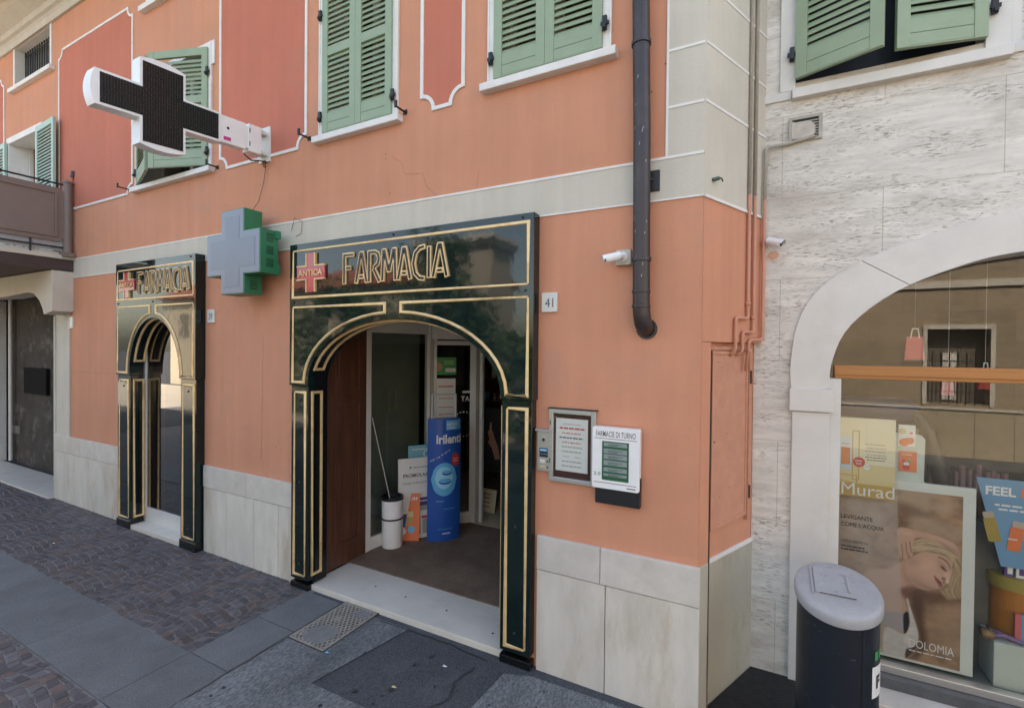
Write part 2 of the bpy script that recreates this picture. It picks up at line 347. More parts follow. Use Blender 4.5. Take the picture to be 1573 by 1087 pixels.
struct(mb(ASPH).add([(-200, -200, -.004), (200, -200, -.004), (200, 200, -.004), (-200, 200, -.004)], [(0, 1, 2, 3)]).build('ground'))
struct(mb(JOINT).add([(-16, -6, 0), (-4.0, -6, 0), (-4.0, .45, 0), (-16, .45, 0)], [(0, 1, 2, 3)]).build('paving_bed'))
# porphyry setts laid in shallow arcs, each stone with a rounded top
def setts():
    q = MB(); q.use(SETT); q.use(SETTR)
    def cell(poly, h):
        c = sum((Vector(p) for p in poly), Vector((0, 0)))/4
        pv = [Vector(p) + Vector((random.uniform(-.011, .011), random.uniform(-.011, .011))) for p in poly]
        a = [c+(p-c)*.90 for p in pv]; b = [c+(p-c)*.76 for p in pv]
        tx, ty = random.uniform(-.05, .05), random.uniform(-.05, .05)
        vs = [(p.x, p.y, .001) for p in a] + [(p.x, p.y, h-.0035) for p in a] + [(p.x, p.y, h+(p.x-c.x)*tx+(p.y-c.y)*ty) for p in b]
        q.use(SETTR if random.random() < .14 else SETT)
        q.add(vs, [(8, 9, 10, 11)] + [(i+4, (i+1) % 4+4, (i+1) % 4+8, i+8) for i in range(4)] + [(i, (i+1) % 4, (i+1) % 4+4, i+4) for i in range(4)])
    def field(x0, x1, y0, y1, per, amp, cw, rh):
        def arc(x):
            t = ((x/per) % 1)*2-1; return amp*(math.sqrt(max(0, 1.45-t*t))-.67)
        ny = int((y1-y0+2*amp)/rh)+4
        for j in range(ny):
            yb = y0-amp-rh+j*rh; x = x0-.2+random.uniform(0, cw)
            while x < x1+.1:
                ww = cw*random.uniform(.85, 1.3)
                xa, xb = x, x+ww
                pl = [(xa, yb+arc(xa)), (xb, yb+arc(xb)), (xb, yb+rh+arc(xb)), (xa, yb+rh+arc(xa))]
                pl = [(min(max(a, x0), x1), min(max(b, y0), y1)) for a, b in pl]
                ar = abs(sum(pl[i][0]*pl[(i+1) % 4][1]-pl[(i+1) % 4][0]*pl[i][1] for i in range(4)))/2
                if ar > .25*cw*rh: cell(pl, .0055+random.uniform(0, .0025))
                x = xb
    field(-14.5, -4.08, -1.2, -.0, .85, .13, .074, .074)
    field(-9, -4.01, -4.4, -1.81, .85, .13, .085, .082)
    q.nofix = True
    o = q.build('paving_setts'); struct(o)
setts()
# granite bands
q = mb(GRAN)
for x0, x1 in ((-14.5, -12.9), (-12.9, -11.2), (-11.2, -9.5), (-9.5, -8.05), (-8.05, -6.75), (-6.75, -5.35), (-5.35, -4.075)):
    q.box(x0+.002, x1-.002, -1.80, -1.205, -.02, .012)
q.box(-4.07, -3.58, -1.80, -1.205, -.02, .0125)
for y0, y1 in ((-1.2, -.62), (-.615, -.09)): q.box(-4.07, -3.585, y0+.002, y1-.002, -.02, .012)
for y0, y1 in ((-2.9, -1.805), (-4.1, -2.9)): q.box(-4.0, -3.58, y0+.002, y1-.002, -.02, .012)
struct(q.build('kerb_strips', bev=.003))
struct(mb(mat('pale_far_paving', (.38, .36, .32), .8, .15, 1)).add([(-60, -13, .01), (-6, -13, .01), (-6, -6.6, .01), (-60, -6.6, .01)], [(0, 1, 2, 3)]).build('far_pavement'))
# worn pale asphalt patches
def patch(name, pts, z=.004, m=ASPH_OLD):
    struct(mb(m).add([(x, y, z) for x, y in pts], [tuple(range(len(pts)))]).build(name))
patch('worn_road', [(-3.58, -4.2), (-1.2, -4.2), tuple(G(600, 1105)[:2]), tuple(G(478, 1049)[:2]), tuple(G(628, 966)[:2]), (-3.1, -.10), (-3.58, -.10)])
patch('worn_road', [(-1.75, -.62), (-1.72, -.20), (-1.52, -.13), (-.4, -.10), (.1, -.2), (.2, -1.2), (-1.2, -1.4)])
patch('dark_earth', [(-.36, .02), (-.30, -.06), (.12, .02), (.34, .35), (.5, .62), (.44, .82), (-.02, .84)], .008, DIRT)

q = mb(mat('tar_seam', (.028, .029, .032), .6, .2, 12))
rsd = random.Random(11)
for pts in ([(-3.05, -.12), (-2.3, -.10), (-1.85, -.14)], [(-1.95, -.25), (-2.0, -.45), (-1.93, -.62), (-2.02, -.8)], [(-3.57, -.72), (-3.57, -1.6)]):
    out = []
    for a, b in zip(pts, pts[1:]):
        for k in range(8): t = k/8; out.append((a[0]+(b[0]-a[0])*t+rsd.uniform(-.008, .008), a[1]+(b[1]-a[1])*t+rsd.uniform(-.008, .008)))
    q.ribbon(out, .009, .0045, .0062, lambda a, b, d: Vector((a, b, d)))
for k in range(46):
    x = rsd.uniform(-3.5, -.5); y_ = rsd.uniform(-1.6, -.16); rr_ = rsd.uniform(.006, .022); ph = rsd.uniform(0, 6)
    q.prism([(x+rr_*math.cos(a)*rsd.uniform(.6, 1.3), y_+rr_*math.sin(a)*rsd.uniform(.6, 1.3)) for a in [ph+2*PI*i/9 for i in range(9)]], .0045, .0058, fn=lambda a, b, d: Vector((a, b, d)))
o = q.build('asphalt_seams'); struct(o)

# =================================================================== TOWNHOUSE (pink)
TH = thing('townhouse', (-5, 0, 0), 'salmon pink plastered house with green shutters, grey belt course and pharmacy doors', 'building')
Wn = dict(w1=(-7.55, -5.93, 4.66, 6.08), w2=(-3.95, -3.04, 4.64, 6.12), w3=(-1.96, -1.05, 4.68, 6.12), bd=(-12.0, -10.75, 3.95, 6.08))
TOPW = [(-11.75, -10.32, 7.0, 7.695), (-7.30, -6.15, 7.02, 7.68), (-4.0, -3.0, 7.02, 7.68), (-2.0, -1.0, 7.02, 7.68)]
def rc(a, b, c, d): return [(a, c), (b, c), (b, d), (a, d)]
outer = rc(-18, -.353, -.3, 8.3)
holes = [rc(-4.27, -1.62, .0, 2.86), rc(-7.60, -6.34, .02, 2.92)] + [rc(*Wn[k]) for k in Wn] + [rc(*t) for t in TOPW] + [rc(-14.6, -10.05, .01, 3.55)]
mb(PINK).prism(outer, 0, .35, holes=holes).build('wall', parent=TH)
# return wall at the corner (oblique), and the stretch that holds the meter cabinet
SN = Vector((.35, .8, 0)).normalized()
SIDE = frame((-.35, 0, 0), SN, (0, 0, 1))    # u along return, v up, d outward (+x -y)
def sbox(q, u0, u1, v0, v1, d0, d1):
    vs = [SIDE(u, v, d) for v in (v0, v1) for d in (d0, d1) for u in (u0, u1)]
    return q.add(vs, [(0, 2, 3, 1), (4, 5, 7, 6), (0, 1, 5, 4), (2, 6, 7, 3), (0, 4, 6, 2), (1, 3, 7, 5)])
q = mb(PINK); sbox(q, .002, .95, 2.56, 8.3, -.2, 0); sbox(q, .002, .12, 1.04, 2.557, -.2, -.001); sbox(q, .162, .95, 1.02, 2.557, -.25, -.05); q.build('return_wall', parent=TH)
q = mb(GREYGREEN); sbox(q, .185, .92, -.1, 1.0, -.25, -.038); q.build('return_plinth', parent=TH, bev=.006)
q = mb(WHITE); sbox(q, .19, .92, 1.0, 1.03, -.25, -.034); q.build('plinth_edge', parent=TH, bev=.004)
q = mb(IRON); sbox(q, .121, .160, -.1, 2.50, -.3, -.012); q.build('gap_shade', parent=TH)  # near-black strip set almost flush: shade of the open gap put into colour
q = mb(BELT); sbox(q, -.003, .885, 3.54, 8.2, .0, .006); q.build('corner_facing', parent=TH)
# belt course
B(BELT, -18, -.346, -.007, .0, 3.54, 3.81).build('belt_course', parent=TH)
B(WHITE, -18, -.352, -.012, -.0, 3.81, 3.828).box(-18, -.35, -.0095, 0, 3.528, 3.54).build('belt_edge', parent=TH)
# quoins
B(BELT, -.585, -.346, -.006, 0, 3.83, 8.2).build('corner_quoin', parent=TH)
q = mb(WHITE)
q.box(-.60, -.585, -.012, 0, 3.828, 8.2)
for k in range(12):
    z = 4.15+.385*k; q.box(-.585, -.356, -.011, -.004, z, z+.018); sbox(q, .0, .885, z, z+.018, .003, .010)
sbox(q, .0, .885, 3.522, 3.542, 0, .012)
q.build('quoin_lines', parent=TH)
# painted panels with white raised outline
def panel(x0, x1, z0, z1, c=.13):
    def cor(cx, cz, sx, sz):   # concave corner from (cx, cz-ish)
        return cx, cz
    pts = []
    def conc(px, pz, a0, a1):
        for k in range(7):
            a = a0+(a1-a0)*k/6; pts.append((px+c*math.cos(a), pz+c*math.sin(a)))
    s = .02
    pts.append((x0, z0+c+s)); pts.append((x0, z0+c+s-.001)); 
    conc(x0, z0, PI/2, 0); pts.append((x0+c+s, z0)); pts.append((x1-c-s, z0)); conc(x1, z0, PI, PI/2)
    pts.append((x1, z0+c+s)); pts.append((x1, z1-c-s)); conc(x1, z1, -PI/2, -PI); pts.append((x1-c-s, z1)); pts.append((x0+c+s, z1)); conc(x0, z1, 0, -PI/2); pts.append((x0, z1-c-s))
    pts2 = [pts[0]]
    for p in pts[1:]:
        if (Vector(p)-Vector(pts2[-1])).length > .004: pts2.append(p)
    q = mb(RED); q.prism(pts2, -.004, .001); q.build('painted_panel', parent=TH)
    fn = frame((0, 0, 0), (1, 0, 0), (0, 0, 1))
    mb(WHITE).ribbon(pts2, .035, 0.0, .014, fn, closed=True).build('panel_edge', parent=TH, bev=.004)
panel(-10.0, -7.72, 4.6, 7.16); panel(-5.70, -4.22, 4.58, 7.16); panel(-2.71, -2.27, 4.60, 7.16); panel(-14.2, -12.25, 4.6, 7.3)
# eave
prof = [(.1, 7.70), (-.035, 7.70), (-.035, 7.80), (-.06, 7.84), (-.10, 7.86), (-.10, 7.96), (-.16, 8.0), (-.26, 8.08), (-.30, 8.16), (-.30, 8.22), (.1, 8.22)]
mb(CREAM).add([(x, p[0], p[1]) for x in (-18, -.2) for p in prof], [(i, (i+1) % 11, (i+1) % 11+11, i+11) for i in range(11)]+[tuple(range(11)), tuple(range(21, 10, -1))]).build('cornice', parent=TH)
B(SOFFIT, -18, 0, -.95, 8, 8.221, 8.35).build('eave_soffit', parent=TH)
B(SOFFIT, -18, 0, .35, 8, 8.36, 8.5).box(-18.2, -18, 0, 8, 0, 8.3).box(-18, 0, 7.8, 8, 0, 8.3).build('sun_block_shell', parent=TH)  # unseen roof slab and back walls, added to block the sun

# plinth of marble slabs
def plinth(x0, x1, js, cj, z1=1.05):
    q = mb(MARBLE); e = [x0]+js+[x1]
    for a, b in zip(e, e[1:]): q.box(a+.003, b-.003, -.03+random.uniform(-.002, .002), .0, -.05, .782)
    q.build('plinth_slabs', parent=TH, bev=.003)
    q = mb(MARBLE2); e = [x0]+cj+[x1]
    for a, b in zip(e, e[1:]): q.box(a+.002, b-.002, -.036, .0, .788, z1)
    q.build('plinth_cap', parent=TH, bev=.004)
    B(DARK, x0+.01, x1-.01, -.018, 0, 0, 1.02).build('plinth_bed', parent=TH)
plinth(-1.53, -.336, [-.98], [-1.02]); plinth(-5.98, -4.33, [-5.52, -5.02, -4.6], [-5.15]); plinth(-10.12, -7.95, [-9.6, -9.1, -8.55], [-9.2])
q = mb(GREYGREEN); sbox(q, .002, .115, -.1, 1.045, -.2, .006); q.build('return_pier', parent=TH, bev=.004)

# windows
def shutter(q, M, w_, h, gm=None):
    def b(x0, x1, y0, y1, z0, z1, T=None): q.box(x0, x1, y0, y1, z0, z1, M @ T if T else M)
    t = .036; st = .075
    b(0, st, -t, 0, 0, h); b(w_-st, w_, -t, 0, 0, h); b(st, w_-st, -t+.002, 0, h-.09, h)
    b(st, w_-st, -t+.004, -.004, .012, .09); b(st, w_-st, -t+.004, -.004, .093, .18); b(st, w_-st, -t+.002, -.002, 0, .010)
    mid = .80 if h > 1.2 else h
    if mid < h: b(st, w_-st, -t+.002, 0, mid-.045, mid+.045)
    z = .20
    while z < h-.12:
        if not (mid-.06 < z < mid+.045):
            T = Matrix.Translation((0, -t/2, z)) @ Matrix.Rotation(R(63), 4, 'X')
            b(st-.004, w_-st+.004, -.0265, .0265, -.0035, .0035, T)
        z += .053
def hinge(q, M, s):
    q.box(-.016*1, .016, -.055, -.034, -.05, .05, M); q.box(-.03, .03, -.05, -.036, -.012, .012, M); q.box(-.01, .012, -.075, -.05, -.045, -.02, M)
def stopper(q, x, z, s=1):
    q.tube([(x, 0, z), (x+.0*s, -.13, z)], .009, 6); q.box(x-.012, x+.012, -.14, -.125, z-.012, z+.05); q.box(x-.02, x+.02, -.012, 0, z-.02, z+.02)
def window(key, a1, a2, gm=GREEN, trimw=.06, sill=True, ears=False, parent=TH, y0=0.0, closedback=True, sides=(1, 1), hw=None, lab=None):
    x0, x1, z0, z1 = Wn[key] if isinstance(key, str) else key
    W_ = mb(WHITE)
    tw = trimw
    W_.box(x0-tw, x0+.004, y0-.018, y0+.24, z0-.02, z1+tw).box(x1-.004, x1+tw, y0-.018, y0+.24, z0-.02, z1+tw).box(x0+.004, x1-.004, y0-.018, y0+.24, z1-.004, z1+tw)
    if ears:
        W_.box(x0-tw-.06, x0-tw+.0, y0-.018, y0, z1-.22, z1+tw).box(x1+tw, x1+tw+.06, y0-.018, y0, z1-.22, z1+tw)
    W_.box(x0-tw-.004, x0-tw+.012, y0-.026, y0, z0-.02, z1+tw-.001); W_.box(x1+tw-.012, x1+tw+.004, y0-.026, y0, z0-.02, z1+tw-.001)
    wo = W_.build('window', parent=parent, bev=.003)
    if lab: wo['label'] = lab
    if sill: B(WHITE, x0-tw-.05, x1+tw+.05, y0-.075, y0+.3, z0-.085, z0-.022).build('sill', parent=wo, bev=.006)
    # inside: wood casement behind
    q = mb(WHITE); q.box(x0+.001, x0+.06, y0+.24, y0+.29, z0, z1).box(x1-.06, x1-.001, y0+.24, y0+.29, z0, z1).box(x0+.06, x1-.06, y0+.24, y0+.29, z1-.06, z1).box((x0+x1)/2-.04, (x0+x1)/2+.04, y0+.235, y0+.29, z0, z1-.06).box(x0+.06, x1-.06, y0+.24, y0+.29, z0, z0+.07)
    q.build('casement', parent=wo)
    B(GLASSD, x0+.05, x1-.05, y0+.262, y0+.268, z0+.06, z1-.05).build('pane', parent=wo)
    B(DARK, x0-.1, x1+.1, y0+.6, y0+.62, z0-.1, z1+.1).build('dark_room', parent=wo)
    hw = hw or (x1-x0)/2-.003
    if a1 is not None:
        q = mb(gm); M = Matrix.Translation((x0+.002, y0-.004, z0+.005)) @ Matrix.Rotation(-R(a1), 4, 'Z'); shutter(q, M, hw, z1-z0-.012); q.build('shutter', parent=wo, bev=.002)
    if a2 is not None:
        q = mb(gm); M = Matrix.Translation((x1-.002, y0-.004, z0+.005)) @ Matrix.Rotation(R(a2), 4, 'Z') @ Matrix.Scale(-1, 4, (1, 0, 0)); shutter(q, M, hw, z1-z0-.012); q.build('shutter', parent=wo, bev=.002)
    q = mb(IRON)
    for zz in (z0+.17, z1-.3):
        if sides[0]: hinge(q, Matrix.Translation((x0-.02, y0, zz)), 1)
        if sides[1]: hinge(q, Matrix.Translation((x1+.02, y0, zz)), 1)
    q.build('hinge', parent=wo)
    return wo
wo2 = window('w2', 0, 0, lab='window with closed sage green shutters above the main pharmacy door')
wo3 = window('w3', 0, 0, lab='window with closed sage green shutters left of the downpipe')
wo1 = window('w1', 18, 19, ears=True, lab='window with ajar sage green shutters behind the black cross')
q = mb(IRON); stopper(q, -2.90, 4.64); stopper(q, -4.17, 4.65); q.build('shutter_stop', parent=wo2)
q = mb(IRON); stopper(q, -5.76, 4.62); stopper(q, -7.83, 4.66); q.build('shutter_stop', parent=wo1)
# balcony door with open shutters
x0, x1, z0, z1 = Wn['bd']
bd = mb(WHITE).box(x0-.1, x0+.004, -.02, .29, z0, z1+.1).box(x1-.004, x1+.07, -.02, .29, z0, z1+.1).box(x0+.004, x1-.004, -.02, .29, z1-.004, z1+.1).box(x1+.07, x1+.13, -.02, 0, z1-.1, z1+.1).build('balcony_door', parent=TH)
B(SOFFIT, x0-.05, x1+.05, .36, .40, z0-.05, z1+.05).build('door_back', parent=bd)
q = mb(ALU); q.box(x0+.01, x0+.07, .24, .29, z0, z1).box(-11.40, -11.34, .24, .29, z0, z1).box(x1-.06, x1-.01, .24, .29, z0, z1); q.build('casement', parent=bd)
for xx, s in ((x1+.03, 1), (x0-.03, -1)):
    q = mb(GREEN2); M = Matrix.Translation((xx, -.03, z0+.01)) @ (Matrix.Rotation(-R(3 if s > 0 else 0), 4, 'Z') @ Matrix.Scale(s, 4, (1, 0, 0))); shutter(q, M, .80, z1-z0); q.build('shutter', parent=bd)
# top windows with bars
for (a, b_, c, d) in TOPW:
    wq = mb(WHITE).box(a-.06, a+.004, -.014, .33, c+.001, d+.0).box(b_-.004, b_+.06, -.014, .33, c+.001, d).box(a+.004, b_-.004, .004, .33, d-.006, d+.03).build('window', parent=TH)
    B(WHITE, a-.14, b_+.14, -.07, .34, c-.07, c-.001).build('sill', parent=wq, bev=.005)
    
    q = mb(IRON)
    n_ = 15
    for k in range(n_): q.tube([(a+.04+(b_-a-.08)*k/(n_-1), .12, c), (a+.04+(b_-a-.08)*k/(n_-1), .12, d-.007)], .011, 6)
    for zz in (c+.08, d-.08): q.box(a+.005, b_-.005, .115, .125, zz, zz+.02)
    q.build('window_bars', parent=wq)
    B(mat('grey_blind', (.17, .16, .15), .7, .2, 9), a+.005, b_-.005, .19, .2, c+.002, d-.007).build('pane', parent=wq)

# passage and balcony at the far left
arc = []
q = mb(CREAM)
def Xp(px, py, y): p = P(px, py, y); return (p.x, p.z)
poly = [(-14.8, 3.62), (-9.5, 3.62), (-9.5, 3.0), Xp(67, 483, -.26), Xp(65, 474, -.26), Xp(60, 461, -.26), Xp(52, 451, -.26), Xp(42, 449, -.26), (-11.4, 3.28), (-12.6, 3.30), (-14.8, 3.3)]
q.prism(poly, -.26, .0); q.build('balcony_beam', parent=TH, bev=.006)
q = mb(BELT); q.box(-10.12, -9.62, -.012, .34, -.05, 2.999); q.box(-10.14, -10.09, -.03, .0, -.05, 2.95); q.box(-9.66, -9.61, -.02, 0, 0, 2.95); q.build('passage_jamb', parent=TH, bev=.004)
# recess behind
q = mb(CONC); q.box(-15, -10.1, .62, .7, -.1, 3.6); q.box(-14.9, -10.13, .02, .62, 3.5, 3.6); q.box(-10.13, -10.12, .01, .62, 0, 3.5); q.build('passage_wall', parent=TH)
B(mat('matt_black', (.012, .012, .012), .9, .2, spec=.1), -13.3, -12.25, .56, .618, 1.5, 2.02).build('passage_meter_box', parent=TH, bev=.01)
B(DARK, -14.05, -13.65, .60, .621, .62, .78).build('wall_vent', parent=TH)
q = mb(WHITE); q.tube([(-13.95, .55, .05), (-13.95, .55, 3.5)], .03, 8); q.box(-14.9, -14.35, .5, .6, 0, 3.4); q.build('passage_pipe', parent=TH)
B(STEP, -15, -12.4, -.10, .5, -.02, .03).box(-12.395, -10.13, -.10, .5, -.02, .032).build('passage_step', parent=TH, bev=.004)
bal = mb(BROWNM).box(-15, -9.49, -1.35, .0, 3.63, 3.80).build('balcony', parent=TH)
B(BELT, -15, -9.47, -1.37, 0, 3.801, 3.86).box(-15, -9.55, -1.3, 0, 3.861, 3.91).build('balcony_slab', parent=bal)
def pfn(u, v, d): return Vector((-9.5+d, -u, v))     # side of the balcony: u out from wall
q = mb(BROWNP)
def oct_(u0, u1, v0, v1, c): return [(u0+c, v0), (u1-c, v0), (u1, v0+c), (u1, v1-c), (u1-c, v1), (u0+c, v1), (u0, v1-c), (u0, v0+c)]
q.prism(oct_(.12, 1.28, 4.06, 4.87, .06), -.012, .012, fn=lambda a, b, d: pfn(a, b, d))
q.ribbon(rc(.22, 1.18, 4.14, 4.79), .03, .01, .03, lambda a, b, d: pfn(a, b, d), closed=True)
q.build('railing_panel', parent=bal)
q = mb(mat('grey_sheet', (.33, .33, .35), .6, .05)); q.box(-9.53, -9.52, -1.28, -.1, 3.92, 4.10); q.build('lower_sheet', parent=bal)
q = mb(BROWNP); q.prism(oct_(9.62, 10.9, 4.06, 4.87, .06), -1.312, -1.288, fn=lambda a, b, d: Vector((-a, d, b))).prism(oct_(11.1, 12.4, 4.06, 4.87, .06), -1.312, -1.288, fn=lambda a, b, d: Vector((-a, d, b))); q.build('railing_panel', parent=bal)
q = mb(BROWNP); q.tube([(-9.5, -.075, 3.86), (-9.5, -.075, 4.97)], .058, 14); q.lathe([(.02, 0), (.07, .012), (.07, .03), (.03, .06)], (-9.5, -.075, 4.96), 14); q.tube([(-9.5, -1.3, 3.86), (-9.5, -1.3, 4.97)], .058, 14); q.box(-9.57, -9.40, -.16, -.02, 3.84, 3.90)
q.build('railing_post', parent=bal, smooth=True)
q = mb(IRON); q.tube([(-9.5, -.07, 4.935), (-9.5, -1.3, 4.935), (-15, -1.3, 4.935)], .014, 6); q.box(-9.51, -9.49, -1.25, -.1, 3.965, 3.985); q.tube([(-9.5, -.5, 3.86), (-9.5, -.5, 4.07)], .012, 6); q.tube([(-9.5, -.95, 3.86), (-9.5, -.95, 4.07)], .012, 6)
q.build('handrail', parent=bal)

# entrance: threshold, doormat, door leaf, glazed screen
q = mb(STEP); q.box(-4.12, -1.80, -.035, .52, -.05, .052); q.build('threshold', parent=TH, bev=.004)
q = mb(BLACKP)
for px, py in ((577, 900), (623, 916), (686, 937), (757, 972)): p = G(px, py, .053); q.lathe([(.011, .052), (.009, .055)], (p.x, p.y, 0), 10)
q.build('threshold_stud', parent=TH)
B(MATB, -4.35, -1.60, .522, 2.22, -.05, .060).build('doormat', parent=TH)
B(TILE, -6, -.9, 2.222, 6.5, -.05, .062).box(-6, -4.352, .35, 2.22, -.05, .05).build('shop_floor', parent=TH)
def leaf(x, s):
    q = mb(DARKW); q.box(x-.025, x+.025, .225, .78, .065, 2.78)
    lf = q.build('door_leaf', parent=TH, bev=.003)
    q = mb(DARKW); fx = x+s*.025
    for za, zb in ((.30, 1.86), (2.0, 2.62)):
        fn = lambda a, b, d, fx=fx, s=s: Vector((fx+s*d, a, b))
        q.ribbon(rc(.33, .67, za, zb), .03, -.001, .012, fn, closed=True); q.prism(rc(.37, .63, za+.04, zb-.04), -.001, .006, fn=fn)
    q.build('door_moulding', parent=lf, bev=.003)
leaf(-4.15, 1); leaf(-1.74, -1)
B(DARKW, -4.26, -4.10, .152, .222, .065, 2.84).box(-1.79, -1.63, .152, .222, .065, 2.84).build('door_jamb', parent=TH)
A_ = Vector((-4.16, .83, 0)); B_ = Vector((-4.02, 1.84, 0)); C_ = Vector((-3.56, 2.28, 0))
scr = mb(ALU)
def post(q, p, w_, z0=.06, z1=2.85): q.box(p.x-w_/2, p.x+w_/2, p.y-w_/2, p.y+w_/2, z0, z1)
def bar(q, a, b, z0, z1, t=.05):
    d = (b-a).normalized(); n_ = Vector((-d.y, d.x, 0))*t/2
    q.add([a-n_+Vector((0, 0, z)) if k == 0 else (b-n_+Vector((0, 0, z)) if k == 1 else (b+n_+Vector((0, 0, z)) if k == 2 else a+n_+Vector((0, 0, z)))) for z in (z0, z1) for k in range(4)], [(0, 3, 2, 1), (4, 5, 6, 7), (0, 1, 5, 4), (1, 2, 6, 5), (2, 3, 7, 6), (3, 0, 4, 7)])
post(scr, A_, .065); post(scr, B_, .09); post(scr, C_, .10); post(scr, C_+Vector((.10, .03, 0)), .05)
scr.box(-4.24, -4.125, .782, .80, .06, 2.84)
bar(scr, A_, B_, .061, .21); bar(scr, B_, C_, .061, .21); bar(scr, A_, B_, 2.68, 2.84, .055); bar(scr, B_, C_, 2.62, 2.84, .055)
D0 = B_+(C_-B_)*.10; D1 = B_+(C_-B_)*.16
bar(scr, D0, D1, .21, 2.62, .03); bar(scr, D0, C_, 2.54, 2.60, .03)
scr.box(-3.56, -1.5, 2.20, 2.30, 2.56, 2.85)
sc = scr.build('glazed_screen', parent=TH, bev=.003)
q = mb(GLASSD); bar(q, A_, B_, .2, 2.7, .008); q.build('pane', parent=sc)
q = mb(GLASS); bar(q, B_, C_, .2, 2.63, .008); q.build('pane', parent=sc)
B(ALU, -4.4, -1.5, .36, 2.3, 2.86, 2.9).build('vestibule_ceiling', parent=TH)
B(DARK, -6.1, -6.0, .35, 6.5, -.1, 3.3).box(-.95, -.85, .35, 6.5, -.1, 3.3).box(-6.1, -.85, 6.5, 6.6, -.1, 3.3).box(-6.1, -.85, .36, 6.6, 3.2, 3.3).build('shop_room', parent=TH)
B(mat('vestibule_wall', (.42, .40, .36), .6, .1), -1.66, -1.6, .36, 2.3, .0, 2.9).build('vestibule_wall', parent=TH)
B(mat('display_backing', (.50, .52, .50), .7, .15, 2), -4.85, -4.80, .6, 2.6, .06, 2.9).build('display_backing', parent=TH)
# stickers on the glass of the door section
du = (C_-B_).normalized(); gf = frame(B_+Vector((0, 0, 0)), du, (0, 0, 1))
st = mb()
st.use(pGN).rect(.10, 2.13, .27, .24, .012, gf); st.use(pW).rect(.22, 2.17, .14, .05, .0135, gf); st.use(pRD).words(.23, 2.19, .1, .008, .0145, gf); st.use(pYE).words(.2, 2.28, .14, .01, .0135, gf).words(.2, 2.31, .14, .01, .0135, gf); st.use(pSK).disc(.12, 2.24, .06, .0135, gf)
st.build('green_notice', parent=sc)
st = mb(); st.use(pW).rect(.10, 1.42, .26, .66, .012, gf); st.use(pRD)
for k, z in enumerate((1.96, 1.80, 1.68, 1.58, 1.54, 1.50)): st.words(.13, z, .2, .02 if k == 0 else .01, .0135, gf)
st.build('white_notice', parent=sc)
st = mb(pW); st.words(.46, 1.875, .12, .03, .012, gf); st.text('TA', .44, 1.76, .075, .012, gf, width=.12)
for k in range(20):
    a = 2*PI*k/20; st.rect(.48+.15*math.cos(a)-.008, 1.44+.17*math.sin(a)-.008, .016, .02, .012, gf)
st.build('window_lettering', parent=sc)

# shop interior: shelving with packs
shelf = thing('shelving', (-3.6, 4.6, .06), 'dark shelving with packs and posters just inside the pharmacy door', 'shelving')
q = mb(DARKW); q.box(-5.2, -2.2, 4.9, 4.93, .06, 2.9)
for z in (.5, 1.0, 1.45, 1.9, 2.3, 2.7): q.box(-5.2, -2.2, 4.55, 4.9, z, z+.025)
for x in (-5.2, -4.5, -3.8, -3.1, -2.4): q.box(x-.015, x+.015, 4.56, 4.895, .06, 2.9)
q.build('shelf', parent=shelf)
cols = [('cream', pYE2), ('white', pW), ('red', pRD), ('brown', pOC), ('blue', pBL2), ('green', pGN)]
kk = 0
rows = [(1.025, 'fourth'), (1.475, 'third'), (1.925, 'second'), (2.325, 'top')]
for z, rn in rows:
    x = -5.1
    while x < -3.2:
        nm, cm = random.choice(cols); w_ = random.uniform(.07, .16); h = random.uniform(.14, .28)
        if abs((x+w_/2+5.2) % .7) > .1:
            o = mb(); o.use(cm).box(x, x+w_, 4.62, 4.78, z, z+h); o.use(pW if cm != pW else pRD).box(x+w_*.15, x+w_*.85, 4.617, 4.62, z+h*.3, z+h*.6)
            o = o.build('medicine_pack'); tag(o, nm+' medicine pack on the '+rn+' shelf inside the pharmacy door', 'pack', 'packs on the pharmacy shelves')
        x += w_+random.uniform(.02, .2)
pp = thing('beauty_poster', (-3.4, 3.0, .06), 'dark poster of an arm and hand beyond the pharmacy glass door', 'poster')
fn = frame((-3.86, 3.0, .35), (1, .1, 0), (0, 0, 1)); q = mb(pK); q.prism(rc(0, .62, .22, 1.22), 0, -.02, fn=fn)
q.use(pSK); q.poly2([(.22, .42), (.30, .44), (.27, .62), (.20, .78), (.18, .86), (.13, .9), (.09, .84), (.12, .74), (.10, .68), (.16, .6)], .003, fn); q.use(pSK2).poly2([(.12, .84), (.16, .84), (.155, 1.0), (.13, 1.0)], .004, fn)
q.build('print', parent=pp); B(IRON, -3.84, -3.80, 3.0, 3.03, .06, .6).box(-3.3, -3.26, 3.05, 3.08, .06, .6).build('stand', parent=pp)
o = mb(); fn = frame((-3.78, 2.72, .062), (1, -.1, 0), (0, .25, 1)); o.use(pYE2).prism(rc(0, .32, 0, .33), 0, -.008, fn=fn); o.use(pTXT)
for k in range(4): o.words(.03, .25-.06*k, .2, .012, .002, fn)
tag(o.build('cardboard_sign'), 'small cream card leaning on the floor behind the pharmacy door', 'sign')

